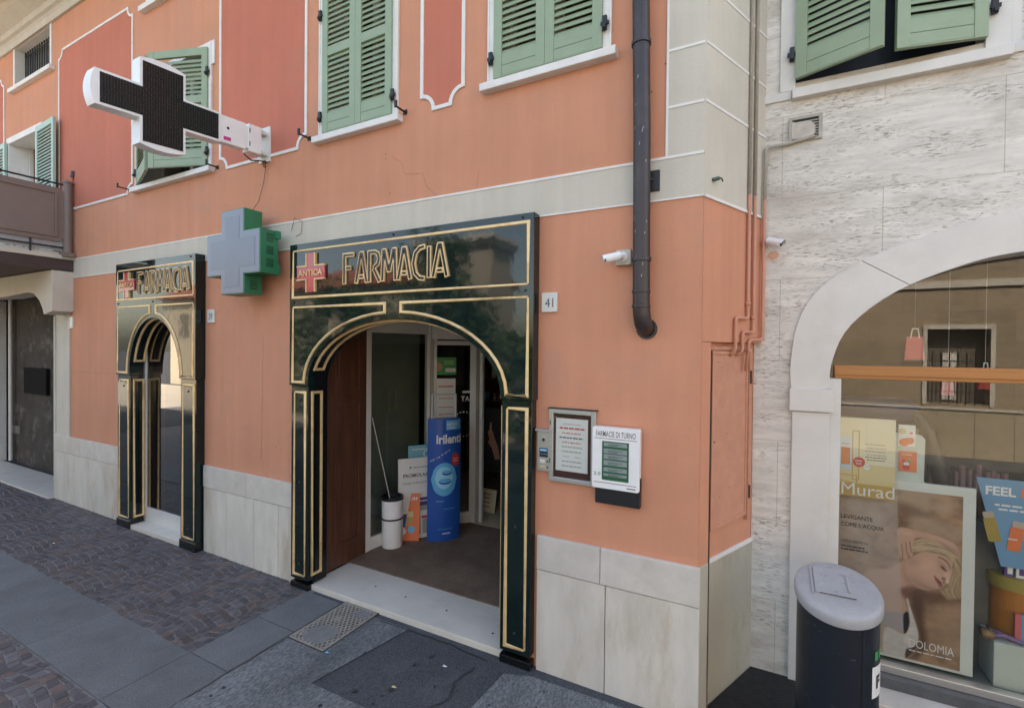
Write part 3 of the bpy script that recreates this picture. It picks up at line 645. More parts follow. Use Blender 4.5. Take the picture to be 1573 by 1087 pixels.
# glazed side door under left surround
gd = mb(ALU).box(-7.60, -7.53, .07, .12, .06, 2.9).box(-6.41, -6.34, .07, .12, .06, 2.9).box(-7.53, -6.41, .07, .12, .061, .26).box(-7.53, -6.41, .07, .12, 2.8, 2.9).build('side_door', parent=TH)
B(glass_mat('mirror_glass', (.5, .54, .52), 3.2), -7.55, -6.39, .085, .093, .2, 2.85).build('pane', parent=gd)
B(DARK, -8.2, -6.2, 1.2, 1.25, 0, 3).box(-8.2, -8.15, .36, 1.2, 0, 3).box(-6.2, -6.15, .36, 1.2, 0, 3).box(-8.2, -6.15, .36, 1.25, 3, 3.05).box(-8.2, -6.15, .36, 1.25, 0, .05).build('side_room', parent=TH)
B(STEP, -7.56, -6.34, -.10, .22, -.05, .06).build('side_step', parent=TH, bev=.004)
# cracks & stains on plaster
q = mb(mat('crack', (.22, .09, .05), .9, .1))
for pts in ([(600, 240), (617, 250), (622, 268), (650, 266), (655, 285), (670, 300)], [(404, 515), (403, 600), (402, 705)], [(110, 570), (150, 573), (185, 574)], [(735, 260), (731, 300), (729, 340)]):
    pr = [P(a+random.uniform(-1, 1), b, -.001) for a, b in pts]; q.tube(pr, .0009, 4)
q.build('plaster_crack', parent=TH)

# =================================================================== DOOR SURROUNDS
def letters(q, qd, x0, x1, z0, z1, fn, bw=.044):
    spec = [('F', .135), ('A', .15), ('R', .145), ('M', .17), ('A', .15), ('C', .145), ('I', .0), ('A', .16)]
    gap = .032; tot = sum(s[1] for s in spec)+gap*7; k = (x1-x0-bw)/tot; x = x0+bw/2; h = z1-z0-bw
    z = z0+bw/2; d = 0
    def S_(pts, dd=0):
        nonlocal d; d += .0003
        q.ribbon(pts, bw, 0, .016+d, fn)
        # inner dark inlay, shortened at the ends
        a, b = Vector(pts[0]), Vector(pts[1]); c, e = Vector(pts[-1]), Vector(pts[-2])
        p2 = list(pts); p2[0] = tuple(a+(b-a).normalized()*.010); p2[-1] = tuple(c+(e-c).normalized()*.010)
        qd.ribbon(p2, bw-.025, .010, .0205+d, fn)
    for ch, w_ in spec:
        w_ *= k
        if ch == 'F': S_([(x, z), (x, z+h), (x+w_, z+h)]); S_([(x+bw*.5, z+h*.55), (x+w_*.72, z+h*.55)])
        if ch == 'A': S_([(x, z), (x+w_*.43, z+h), (x+w_*.57, z+h), (x+w_, z)]); S_([(x+w_*.28, z+h*.22), (x+w_*.72, z+h*.22)])
        if ch == 'R':
            S_([(x, z), (x, z+h), (x+w_*.55, z+h), (x+w_*.8, z+h*.93), (x+w_*.9, z+h*.78), (x+w_*.8, z+h*.6), (x+w_*.4, z+h*.47)]); S_([(x+w_*.40, z+h*.47), (x+w_, z)])
        if ch == 'M': S_([(x, z), (x+w_*.07, z+h), (x+w_*.17, z+h), (x+w_*.46, z+h*.36), (x+w_*.54, z+h*.36), (x+w_*.83, z+h), (x+w_*.93, z+h), (x+w_, z)])
        if ch == 'C': S_([(x+w_*.98, z+h), (x+w_*.55, z+h*.97), (x+w_*.2, z+h*.82), (x+w_*.04, z+h*.5), (x+w_*.2, z+h*.18), (x+w_*.55, z+h*.03), (x+w_*.98, z)])
        if ch == 'I': S_([(x, z), (x, z+h)])
        x += w_+gap*k+ (bw*.28 if ch in 'IC' else 0)
def surround(xl, xr, cx, a, b, yf, top, spring, gtop, gb, crossx, lx, lab, innerdepth=.15, pil=(.0, .0)):
    t = thing('door_surround', ((xl+xr)/2, 0, 0), lab, 'door surround')
    N = 28
    arcpt = lambda aa, bb, k: (cx+aa*math.cos(PI*k/N), spring+bb*math.sin(PI*k/N))
    # upper plate
    poly = [(xl, spring-.03), (xl, top), (xr, top), (xr, spring-.03), (cx+a, spring-.03)] + [arcpt(a, b, k) for k in range(N+1)] + [(cx-a, spring-.03)]
    pl = mb(LACQ).prism(poly, yf, 0).build('upper_panel', parent=t, bev=.004)
    # pilasters
    for s, xo, xi in ((-1, xl, cx-a), (1, xr, cx+a)):
        x0, x1 = min(xo-s*.012, xi+s*.008), max(xo-s*.012, xi+s*.008)
        bh = .11 if xr-xl < 2.2 else .06
        ps = B(LACQ, x0, x1, yf+.018, 0, .10, spring-.032).build('pilaster', parent=t, bev=.004)
        B(LACQ2, x0-(.008 if bh > .1 else .002), x1+(.008 if bh > .1 else .002), yf+(.004 if bh > .1 else .014), 0, .0, bh).build('base', parent=ps, bev=.004)
        g = mb(GOLD); i = .045
        g.tube([(x0+i, yf+.018, .145), (x1-i, yf+.018, .145), (x1-i, yf+.018, spring-.10), (x0+i, yf+.018, spring-.10)], .0155, 8, closed=True)
        g.build('gold_moulding', parent=ps, smooth=True)
        bb = mb(BLACKP)
        for zz in (.26, spring-.18, 1.1): bb.lathe([(.012, 0), (.010, .008), (.004, .012)], (0, 0, 0), 10, Matrix.Translation(((x0+x1)/2, yf+.018, zz)) @ Matrix.Rotation(PI/2, 4, 'X'))
        bb.build('bolt', parent=ps)
    # liner (reveal and soffit)
    li = [(cx+a, .0)] + [arcpt(a, b, k) for k in range(N+1)] + [(cx-a, .0)]
    lo = [(cx-a-.04, .0)] + [arcpt(a+.04, b+.04, k) for k in range(N, -1, -1)] + [(cx+a+.04, .0)]
    ln = mb(LACQ2).prism([(p[0], max(p[1], .062)) for p in li+lo], .001, innerdepth).build('reveal', parent=t)
    g = mb(GOLD); ya, yb = yf+.06, yf+.17; e = .012
    for rng in (range(2, 27),):
        pts = [(cx+(a-e*.3)*math.cos(PI*k/N), ya, spring+(b-e*.3)*math.sin(PI*k/N)) for k in rng]; pts2 = [(p[0], yb, p[2]) for p in pts][::-1]
        g.tube(pts+pts2, .015, 8, closed=True)
    for s in (-1, 1):
        X = cx+s*(a-e*.3); g.tube([(X, ya, .16), (X, yb, .16), (X, yb, spring-.1), (X, ya, spring-.1)], .015, 8, closed=True)
    g.build('gold_moulding', parent=ln, smooth=True)
    # gold outlines on the upper panel
    g = mb(GOLD); i = .05; r = .0145
    g.tube([(xl+i, yf, gb), (xr-i, yf, gb), (xr-i, yf, gtop), (xl+i, yf, gtop)], r, 8, closed=True); g.build('sign_moulding', parent=pl, smooth=True)
    ga, gbb = a+.055, b+.065; zt = gb-.10; gapx = .095 if xr-xl > 2.2 else .075
    for s in (-1, 1):
        xo = (xl+i) if s < 0 else (xr-i); pts = [(xo, yf, spring+.005), (xo, yf, zt), (cx+s*gapx, yf, zt)]
        k0 = math.acos(gapx/ga)
        for k in range(13):
            th = k0+(0.03-k0)*k/12; pts.append((cx+s*ga*math.cos(th), yf, spring+gbb*math.sin(th)))
        pts.append((cx+s*ga, yf, spring+.005))
        g = mb(GOLD).tube(pts, r, 8, closed=True); g.build('spandrel_moulding', parent=pl, smooth=True)
    bb = mb(BLACKP)
    for (bx, bz) in [(xl+.07, gb-.05), (cx, gb-.05), (xr-.07, gb-.05), (xl+.1, top-.03), (cx, top-.03), (xr-.1, top-.03)]: bb.lathe([(.011, 0), (.009, .008), (.004, .012)], (0, 0, 0), 10, Matrix.Translation((bx, yf, bz)) @ Matrix.Rotation(PI/2, 4, 'X'))
    bb.build('bolt', parent=pl)
    fn = frame((0, yf, 0), (1, 0, 0), (0, 0, 1))
    # cross emblem
    c0, c1, cz0, cz1 = crossx; cw = c1-c0; mx_ = (c0+c1)/2; mz = (cz0+cz1)/2; aw = .055; ah = .062
    em = mb(); em.use(REDX).prism([(mx_-aw, cz0), (mx_+aw, cz0), (mx_+aw, mz-ah), (c1, mz-ah), (c1, mz+ah), (mx_+aw, mz+ah), (mx_+aw, cz1), (mx_-aw, cz1), (mx_-aw, mz+ah), (c0, mz+ah), (c0, mz-ah), (mx_-aw, mz-ah)], 0, .02, fn=fn)
    em.use(GOLD)
    for sx in (-1, 1):
        for sz in (-1, 1):
            em.ribbon([(mx_+sx*(cw/2), mz+sz*(ah+.006)), (mx_+sx*(aw+.006), mz+sz*(ah+.006)), (mx_+sx*(aw+.006), cz1 if sz > 0 else cz0)], .012, 0, .026, fn)
    em.use(GOLD).text('ANTICA', mx_, mz-.032, .062, .021, fn, width=cw*.86, align='C', ext=.008, bold=.008)
    em.build('cross_emblem', parent=pl)
    L_ = mb(GOLD); Ld = mb(LACQ2); letters(L_, Ld, lx[0], lx[1], lx[2], lx[3], fn)
    lt = L_.build('lettering', parent=pl); Ld.build('inlay', parent=pl)
    return t
surround(-4.335, -1.545, -2.945, 1.115, .625, -.10, 3.545, 2.13, 3.475, 3.00, (-4.20, -3.80, 3.045, 3.435), (-3.56, -2.345, 3.075, 3.395), 'wide black and gold arched surround around the open main pharmacy entrance')
surround(-7.90, -5.995, -6.945, .60, .73, -.12, 3.60, 2.12, 3.505, 3.11, (-7.77, -7.37, 3.13, 3.47), (-7.31, -6.12, 3.15, 3.46), 'narrow black and gold arched surround of the left glazed door', .05)

# =================================================================== STONE BUILDING (right)
SB = thing('stone_building', (2, .8, 0), 'pale travertine clad building with an arched shop window on the right', 'building')
YB = .8
outer_pts = [(.21, 2.21), (.20, 2.40), (.25, 2.74), (.40, 2.99), (.71, 3.19), (1.11, 3.335), (1.46, 3.42), (1.93, 3.47)]
inner_pts = [(.45, 2.23), (.46, 2.42), (.56, 2.68), (.82, 2.92), (1.18, 3.085), (1.47, 3.15), (1.93, 3.18)]
def cr(pts, n=5):
    out = []
    p = [pts[0]]+pts+[(2*pts[-1][0]-pts[-2][0], pts[-2][1])]
    for i in range(1, len(p)-2):
        for k in range(n):
            t = k/n; a, b, c, d = [Vector(x) for x in p[i-1:i+3]]
            v = .5*((2*b)+(c-a)*t+(2*a-5*b+4*c-d)*t*t+(3*b-a-3*c+d)*t**3); out.append((v.x, v.y))
    out.append(pts[-1]); return out
def sym(pts, cx=1.93): return pts+[(2*cx-x, z) for x, z in pts[::-1][1:]]
OA = sym(cr(outer_pts)); IA = sym(cr(inner_pts))
hole = [(.24, .02)] + [(x if x > .24 else .24, z) for x, z in sym([(a+.03 if a < .6 else a, b-.02) for a, b in cr(outer_pts)])] + [(3.62, .02)]
W4 = (.20, 1.27, 4.53, 5.95)
mb(TRAV).prism(rc(-.05, 9, -.3, 8.4), YB, YB+.2, holes=[hole, rc(*W4)]).build('wall', parent=SB)
B(SOFFIT, -.1, 9, 4, 8, 8.3, 8.5).box(-.1, 9, .4, 4, 8.41, 8.5).box(8.9, 9, 1, 8, 0, 8.4).build('roof', parent=SB)
q = mb(STONEARCH)
band = OA + IA[::-1]
# split voussoirs with fine joints
no, ni = len(OA), len(IA)
def seg(f0, f1):
    io = [OA[min(no-1, round(f*(no-1)))] for f in [f0+(f1-f0)*k/8 for k in range(9)]]
    ii = [IA[min(ni-1, round(f*(ni-1)))] for f in [f0+(f1-f0)*k/8 for k in range(9)]]
    return io+ii[::-1]
def lerp_path(path, f):
    s = f*(len(path)-1); i = min(int(s), len(path)-2); t = s-i; return (path[i][0]*(1-t)+path[i+1][0]*t, path[i][1]*(1-t)+path[i+1][1]*t)
for f0, f1 in ((0, .2695), (.2705, .4995), (.5005, .7295), (.7305, 1)):
    io = [lerp_path(OA, f0+(f1-f0)*k/14) for k in range(15)]; ii = [lerp_path(IA, f0+(f1-f0)*k/14) for k in range(15)]
    q.prism(io+ii[::-1], YB-.025, YB+.26)
aw_ = q.build('arch_surround', parent=SB)
q = mb(STONEARCH); q.box(.215, .45, YB-.024, YB+.26, -.05, 2.05); q.box(3.41, 3.645, YB-.024, YB+.26, -.05, 2.05); q.build('jamb', parent=SB, bev=.004)
q = mb(STONEARCH); q.box(.195, .475, YB-.045, YB+.26, 2.055, 2.225); q.box(3.385, 3.665, YB-.045, YB+.26, 2.055, 2.225); q.build('impost', parent=SB, bev=.005)
# splayed inner reveal
q = mb(STONEARCH); q.box(.451, .53, YB+.05, YB+.24, .0, 2.3); q.build('inner_reveal', parent=SB)
q = mb(STONEARCH); IA2 = [(x+.0, z-.0) for x, z in IA]
# shop window
YG = YB+.20
sw = mb(WOODOR).box(.50, 3.4, YG-.04, YG+.03, 2.30, 2.40).box(.50, 3.4, YG-.052, YG-.04, 2.325, 2.375).build('shop_window', parent=SB, bev=.004)
B(STEEL, .50, 3.4, YG-.03, YG+.04, .145, .20).build('metal_sill', parent=sw, bev=.004)
mb(GLASS).prism([(.46, .19), (3.4, .19)] + [(x, z) for x, z in IA[::-1]], YG, YG+.008).build('pane', parent=sw)
B(mat('dark_granite', (.075, .08, .088), .4, .3, 9, fine=.2), .455, 3.4, YG-.10, YG+.02, .07, .144).build('riser', parent=SB)
B(STEP, .46, 3.4, YB-.12, YG-.02, -.05, .068).build('shop_step', parent=SB, bev=.004)
# room
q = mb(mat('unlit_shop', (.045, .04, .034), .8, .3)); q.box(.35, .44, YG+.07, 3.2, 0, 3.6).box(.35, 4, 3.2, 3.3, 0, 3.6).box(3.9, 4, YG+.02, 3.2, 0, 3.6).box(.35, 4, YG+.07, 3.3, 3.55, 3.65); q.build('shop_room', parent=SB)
B(mat('window_bed', (.20, .21, .19), .5, .1), .45, 3.8, YG+.045, 2.3, .1, .17).build('display_bed', parent=SB)
# upper window with shutters ajar
x0, x1, z0, z1 = W4
ww = mb(STONEARCH).box(x0-.10, x0+.004, YB-.02, YB+.14, z0-.06, z1+.1).box(x1-.004, x1+.12, YB-.02, YB+.19, z0-.06, z1+.1).box(x1+.12, x1+.17, YB-.012, YB, z0-.06, z1+.1).build('window', parent=SB, bev=.004)
ww['label'] = 'upper window with half open sage green shutters on the travertine wall'
B(STONEARCH, x0-.02, x1+.12, YB-.06, YB+.19, z0-.135, z0-.062).build('sill', parent=ww, bev=.005)
B(STONEARCH, -.02, x0-.022, YB-.016, YB, z0-.12, z0-.055).box(x1+.125, 9, YB-.016, YB, z0-.11, z0-.045).build('string_course', parent=SB, bev=.003)
q = mb(GREEN); M = Matrix.Translation((x0+.01, YB-.03, z0+.005)) @ Matrix.Rotation(-R(22), 4, 'Z'); shutter(q, M, .53, 1.4); q.build('shutter', parent=ww, bev=.002)
q = mb(GREEN); M = Matrix.Translation((x1-.01, YB-.03, z0+.005)) @ Matrix.Rotation(R(12), 4, 'Z') @ Matrix.Scale(-1, 4, (1, 0, 0)); shutter(q, M, .50, 1.4); q.build('shutter', parent=ww, bev=.002)
q = mb(IRON)
for X in (x0-.025, x1+.03): hinge(q, Matrix.Translation((X, YB-.0, z0+.20)), 1)
q.build('hinge', parent=ww)
B(mat('navy_blind', (.012, .018, .03), .5, .2), x0, x1, YB+.15, YB+.17, z0, z1).build('pane', parent=ww)
q = mb(IRON); q.tube([(1.52, YB, 4.47), (1.52, YB-.12, 4.47)], .01, 6); q.box(1.5, 1.54, YB-.13, YB-.11, 4.45, 4.52); q.build('shutter_stop', parent=ww)
# vent grille
vt = thing('vent_grille', (.27, YB, 4.1), 'small beige louvred vent patched with plaster on the travertine wall', 'vent')
q = mb(PIPEGREY); q.box(.165, .185, YB-.02, YB, 4.08, 4.265).box(.355, .378, YB-.02, YB, 4.08, 4.265).box(.185, .355, YB-.02, YB, 4.245, 4.265).box(.185, .355, YB-.018, YB, 4.08, 4.095); q.build('frame', parent=vt)
B(IRON, .186, .354, YB-.003, YB, 4.096, 4.244).build('opening', parent=vt)
q = mb(PIPEGREY)
for k in range(7): q.box(.187, .353, YB-.014, YB-.004, 4.10+.02*k, 4.108+.02*k)
q.build('slat', parent=vt)
q = mb(mat('plaster_patch', (.5, .45, .4), .9, .2, 20, bump=.003)); q.prism([(.183, 4.1), (.31, 4.098), (.335, 4.13), (.335, 4.18), (.31, 4.215), (.27, 4.225), (.22, 4.22), (.183, 4.235)], YB-.022, YB-.004); q.build('patch', parent=vt, bev=.003)

# =================================================================== FITTINGS ON THE WALLS
# downpipe
q = mb(PIPE); q.tube([(-.775, -.085, 8.2), (-.765, -.085, 5.0), (-.745, -.085, 4.0), (-.735, -.085, 2.84), (-.733, -.082, 2.76), (-.727, -.06, 2.69), (-.72, -.02, 2.655), (-.71, .02, 2.645)], .058, 20, rr=[.058]*4+[.059, .060, .060, .060])
dp = thing('downpipe', (-.74, 0, 2.65), 'dark brown round downpipe bending into the pink wall near the corner', 'pipe')
q.build('pipe', parent=dp, smooth='all')
q = mb(PIPE)
for zz in (3.12, 4.6): q.lathe([(.058, -.012), (.066, -.012), (.066, .012), (.058, .012)], (-.737 if zz < 4 else -.757, -.085, zz), 20); q.box(-.82, -.80, -.09, -.0, zz-.008, zz+.008) if zz > 9 else None
for zz in (2.80, 2.90): q.lathe([(.058, -.01), (.0625, -.008), (.0625, .008), (.058, .01)], (-.736, -.085, zz), 20)
q.build('collar', parent=dp, smooth=True)
q = mb(IRON); q.box(-.70, -.635, -.02, -.001, 3.60, 3.745); q.tube([(-.74, -.06, 3.68), (-.68, -.015, 3.68)], .012, 6); q.build('wall_plate', parent=dp, bev=.004)
q = mb(PIPE); q.lathe([(.06, 0), (.073, 0), (.073, .006), (.06, .006)], (0, 0, 0), 20, Matrix.Translation((-.712, -.002, 2.648)) @ Matrix.Rotation(PI/2, 4, 'X')); q.build('escutcheon', parent=dp)
q = mb(mat('chipped_paint', (.35, .32, .30), .7, .2)); rp = random.Random(8)
for k in range(22):
    z_ = rp.uniform(2.85, 5.1); a_ = rp.uniform(-2.4, -.7); x0_ = -.735-.016*max(0, min(1, (z_-2.84)/1.6)); rr_ = .0587
    pts_ = [(x0_+rr_*math.cos(a_+d_), -.085+rr_*math.sin(a_+d_), z_+e_) for d_, e_ in ((-.04, 0), (.05, .006), (.07, .03*rp.random()+.01), (-.02, .02))]
    q.add(pts_, [(0, 1, 2, 3)])
q.build('paint_chips', parent=dp)
q = mb(mat('nail_hole', (.10, .06, .045), .9, .2)); rp = random.Random(12)
for k in range(40):
    x_ = rp.uniform(-9, -.5); z_ = rp.uniform(1.2, 3.4) if k % 2 else rp.uniform(3.9, 4.5)
    if -8 < x_ < -5.8 or -4.5 < x_ < -.5 and z_ < 3.6 and x_ < -1.5: continue
    q.lathe([(.006, 0), (.004, .001)], (0, 0, 0), 7, Matrix.Translation((x_, -.0015, z_)) @ Matrix.Rotation(PI/2, 4, 'X'))
q.build('nail_hole', parent=TH)
# pipes on the return
def sp(u, v, d=.02): return SIDE(u, v, d)
def elbow(a, b, c, r=.03, n=5):
    a, b, c = Vector(a), Vector(b), Vector(c); p = b+(a-b).normalized()*r; s = b+(c-b).normalized()*r
    return [p*(1-t)**2+b*2*t*(1-t)+s*t*t for t in [k/n for k in range(n+1)]]
def run(q, pts, r=.0125, n=10):
    out = [Vector(pts[0])]
    for i in range(1, len(pts)-1): out += elbow(pts[i-1], pts[i], pts[i+1])
    out.append(Vector(pts[-1])); q.tube(out, r, n)
def twotone(name, lab, up_pts, low_pts, extra=None):
    t = thing(name, tuple(low_pts[-1]), lab, 'pipe')
    q = mb(PIPEGREY); run(q, up_pts); q.build('grey_length', parent=t, smooth='all')
    q = mb(PIPEPAINT); run(q, low_pts)
    for v in (extra or []): q.lathe([(.0135, -.012), (.018, -.010), (.018, .010), (.0135, .012)], tuple(sp(v[0], v[1])), 12)
    q.build('pink_length', parent=t, smooth='all')
twotone('gas_pipe', 'pink painted pipe nearest the corner ending lowest left at the cabinet', [sp(.60, 8.2), sp(.60, 3.66)], [sp(.60, 3.66), sp(.605, 2.74), sp(.42, 2.74), sp(.42, 2.50), sp(.42, 2.47, -.02)], [(.602, 2.85)])
twotone('gas_pipe', 'pink painted pipe in the middle of the three at the inner corner', [sp(.685, 8.2, .022), sp(.685, 3.66, .022)], [sp(.685, 3.66, .022), sp(.69, 2.64, .022), sp(.525, 2.64), sp(.525, 2.49), sp(.52, 2.47, -.02)], [(.69, 2.75)])
p3 = [Vector((.17, YB-.02, 4.075)), Vector((.012, YB-.05, 4.06)), Vector((.008, YB-.055, 3.66))]
twotone('gas_pipe', 'pipe from the vent grille down the travertine corner turning pink', [Vector((.33, YB-.03, 4.10))]+p3, [p3[-1], Vector((.008, YB-.055, 2.59)), sp(.63, 2.58, .02), sp(.625, 2.35, .0)], [(.63, 2.5)])
# cabinet door ajar
cb = thing('meter_cabinet', tuple(SIDE(.2, 1.2, 0)), 'salmon painted metal meter cabinet door standing ajar on the corner', 'cabinet')
q = mb(PIPEPAINT)
def cab(u, v, d): # door hinged on the right, left edge stands off
    return SIDE(u, v, -.042+d+(.76-u)*.035)
q.prism(rc(.162, .725, 1.235, 2.50), 0, .006, fn=cab); q.build('door', parent=cb)
q = mb(PIPEPAINT); q.ribbon(rc(.175, .715, 1.255, 2.485), .022, .005, .014, cab, closed=True); q.build('door_edge', parent=cb, bev=.003)
q = mb(mat('cabinet_frame', (.50, .23, .15), .6, .2, 10)); sbox(q, .73, .76, 1.2, 2.53, -.05, -.02); sbox(q, .12, .73, 2.505, 2.53, -.05, -.01); q.build('frame', parent=cb)
q = mb(PIPE)
for u, v in ((.17, 1.86),): q.lathe([(.014, 0), (.01, .006)], tuple(cab(u+.03, v, .006)), 8)
for u, v in ((.25, 2.42), (.32, 2.38), (.4, 1.9), (.45, 1.5), (.3, 1.46)): q.lathe([(.004, 0), (.003, .003)], tuple(cab(u, v, .006)), 6, Matrix.Rotation(PI/2, 4, 'X'))
for v in (1.42, 2.3): q.tube([SIDE(.745, v-.05, -.015), SIDE(.745, v+.05, -.015)], .008, 6)
q.build('rust_fitting', parent=cb)
# tap stub at the bottom of the gap
q = mb(mat('rusty_stub', (.22, .12, .07), .8, .5, 30, bump=.004)); b0 = SIDE(.13, .0, -.03); q.tube([b0, b0+Vector((0, 0, .10)), b0+Vector((.0, -.01, .22)), b0+Vector((-.01, 0, .36))], .03, 10, rr=[.03, .032, .028, .018]); tag(q.build('pipe_stub', smooth='all'), 'rusty white pipe stub in the gap at the foot of the corner', 'pipe')
# hook
q = mb(mat('verdigris', (.08, .13, .10), .6, .3, 20)); p = SIDE(.10, 3.655, 0); n_ = SIDE(0, 0, 1)-SIDE(0, 0, 0); q.tube([p, p+n_*.05], .014, 8); q.tube([p+n_*.05, p+n_*.05+SN*.03+Vector((0, 0, .006)), p+n_*.05+SN*.05+Vector((0, 0, -.01))], .006, 6); tag(q.build('wall_hook', smooth='all'), 'small green metal hook on the grey corner facing', 'hook')
# house numbers
def plate(x0, x1, z0, z1, txt, lab):
    t = thing('house_number', ((x0+x1)/2, 0, z0), lab, 'house number')
    B(mat('marble_plate', (.62, .61, .57), .4, .05, 8), x0, x1, -.02, 0, z0, z1).build('plate', parent=t, bev=.002)
    fn = frame((0, -.02, 0), (1, 0, 0), (0, 0, 1)); mb(pTXT).text(txt, (x0+x1)/2, z0+(z1-z0)*.24, (z1-z0)*.5, .0015, fn, width=(x1-x0)*.52, align='C').build('number', parent=t)
plate(-1.515, -1.385, 2.785, 2.935, '41', 'square white plate with number 41 right of the main entrance')
plate(-5.93, -5.79, 2.775, 2.935, '39', 'white plate with number 39 between the two door surrounds')
plate(-9.60, -9.50, 2.75, 2.93, '', 'blank small plate beside the passage at the far left')
# CCTV on pink wall
def cctv(o, tgt, boxm, lab, junction=True):
    o = Vector(o); tgt = Vector(tgt); t = thing('security_camera', tuple(o), lab, 'camera')
    if junction: B(GREYP if boxm is None else boxm, o.x-.055, o.x+.055, o.y-.045, o.y, o.z-.055, o.z+.055).build('junction_box', parent=t, bev=.006)
    yb_ = o.y-(.045 if junction else 0)
    q = mb(WHITEP); q.lathe([(.036, 0), (.036, .008), (.02, .02), (.012, .04)], (0, 0, 0), 18, Matrix.Translation((o.x, yb_, o.z)) @ Matrix.Rotation(PI/2, 4, 'X'))
    d = tgt.normalized(); e = Vector((o.x, yb_-.055, o.z)); q.tube([(o.x, yb_-.03, o.z), e, e+d*.02], .011, 10); q.build('bracket', parent=t, smooth=True)
    q = mb(WHITEP); q.tube([e+d*.0, e+d*.012, e+d*.105, e+d*.11], .028, 18, rr=[.018, .0275, .0275, .026]); q.build('housing', parent=t, smooth=True)
    up_ = Vector((0, 0, 1)); sd = d.cross(up_).normalized(); uu = sd.cross(d)
    q = mb(WHITEP)
    a = [e+d*.005+sd*.03*math.cos(k)+uu*.031*math.sin(k) for k in [PI*j/8 for j in range(9)]]; b = [v+d*.125 for v in a]; a2 = [v+uu*.003 for v in a]; b2 = [v+uu*.003 for v in b]
    q.add(a+b+a2+b2, [(i, i+1, i+10, i+9) for i in range(8)]+[(18+i, 27+i, 28+i, 19+i) for i in range(8)]+[(9+i, 10+i, 28+i, 27+i) for i in range(8)]); q.build('sun_shield', parent=t)
    mb(BLACKP).tube([e+d*.1095, e+d*.112], .02, 18).build('lens', parent=t)
cctv((-.875, 0, 3.155), (-1.0, -.45, -.25), mat('box_beige', (.48, .46, .40), .5, .05), 'white bullet camera on a square box left of the downpipe')
cctv((.03, YB, 3.34), (.95, -.5, -.35), None, 'silver bullet camera on the travertine beside the pink corner', junction=False)
B(mat('orange_stain', (.60, .33, .22), .9, .3, 30), .0, .001, 0, .001, 0, .001) if False else None
q = mb(mat('sealant_smear', (.58, .33, .24), .9, .2, 20)); q.prism([(.03, 3.235), (.06, 3.20), (.10, 3.215), (.115, 3.245), (.09, 3.275), (.05, 3.27)], YB-.002, YB); q.build('paint_smear', parent=SB)

# intercom
ic = thing('intercom', (-1.475, 0, 1.56), 'narrow grey steel intercom panel beside the main door surround', 'intercom')
B(STEEL, -1.535, -1.42, -.032, 0, 1.555, 1.865).build('housing', parent=ic, bev=.004)
fn = frame((0, -.032, 0), (1, 0, 0), (0, 0, 1))
B(GREYP, -1.545, -1.412, -.045, 0, 1.866, 1.880).build('rain_hood', parent=ic)
q = mb(); q.use(STEEL).lathe([(.022, 0), (.022, .006), (.0, .006)], (0, 0, 0), 16, Matrix.Translation((-1.478, -.032, 1.80)) @ Matrix.Rotation(PI/2, 4, 'X')); q.use(BLACKP).disc(-1.478, 1.80, .012, .0075, fn); q.build('speaker', parent=ic)
q = mb(); q.use(pNV).rect(-1.513, 1.69, .07, .045, .0015, fn); q.use(pBL2).rect(-1.508, 1.712, .06, .016, .003, fn); q.use(pW).words(-1.505, 1.716, .05, .006, .004, fn); q.use(pK).rect(-1.513, 1.665, .07, .022, .0015, fn); q.build('display', parent=ic)
q = mb(); q.use(ALU).rect(-1.51, 1.62, .045, .03, .0015, fn); q.use(pYE).rect(-1.51, 1.585, .05, .012, .0015, fn); q.use(BLACKP).disc(-1.445, 1.635, .007, .002, fn).disc(-1.445, 1.59, .007, .002, fn); q.build('button_row', parent=ic)

# opening hours case
nc = thing('notice_case', (-1.25, 0, 1.5), 'metal framed notice case with opening hours sheet on brown felt', 'notice case')
q = mb(STEEL); X0, X1, Z0, Z1 = -1.435, -1.065, 1.49, 2.045
q.box(X0, X0+.035, -.035, 0, Z0, Z1).box(X1-.035, X1, -.035, 0, Z0, Z1).box(X0+.035, X1-.035, -.035, 0, Z1-.035, Z1).box(X0+.035, X1-.035, -.035, 0, Z0, Z0+.035); q.build('frame', parent=nc, bev=.004)
B(BLACKP, X0-.008, X1+.01, -.04, 0, Z1+.001, Z1+.008).build('rain_strip', parent=nc)
B(pBRN, X0+.035, X1-.035, -.012, 0, Z0+.035, Z1-.035).build('felt', parent=nc)
fn = frame((0, -.012, 0), (1, 0, 0), (0, 0, 1)); q = mb(); sx0, sz0, sw_, sh = -1.385, 1.575, .255, .40
q.use(pW).prism(rc(sx0, sx0+sw_, sz0, sz0+sh), 0, .002, fn=fn)
q.use(pGR).words(sx0+.06, sz0+.355, .14, .006, .003, fn); q.use(pRD).words(sx0+.03, sz0+.32, .2, .012, .003, fn); q.use(pPK).words(sx0+.05, sz0+.285, .15, .008, .003, fn)
q.use(pTXT).words(sx0+.03, sz0+.25, .19, .009, .003, fn); q.use(pRD).words(sx0+.05, sz0+.215, .15, .007, .003, fn)
q.use(pGR)
for z in (.18, .145, .07, .035): q.words(sx0+.05, sz0+z, .16, .010, .003, fn)
q.words(sx0+.06, sz0+.108, .05, .006, .003, fn).words(sx0+.15, sz0+.108, .05, .006, .003, fn)
q.build('sheet', parent=nc)
q = mb(BLACKP)
for z in (1.63, 1.92): q.box(X0+.008, X0+.014, -.038, -.034, z, z+.035)
q.build('hinge', parent=nc)
B(glass_mat('case_glass', (.95, .96, .95), .8), X0+.03, X1-.03, -.024, -.021, Z0+.03, Z1-.03).build('pane', parent=nc)

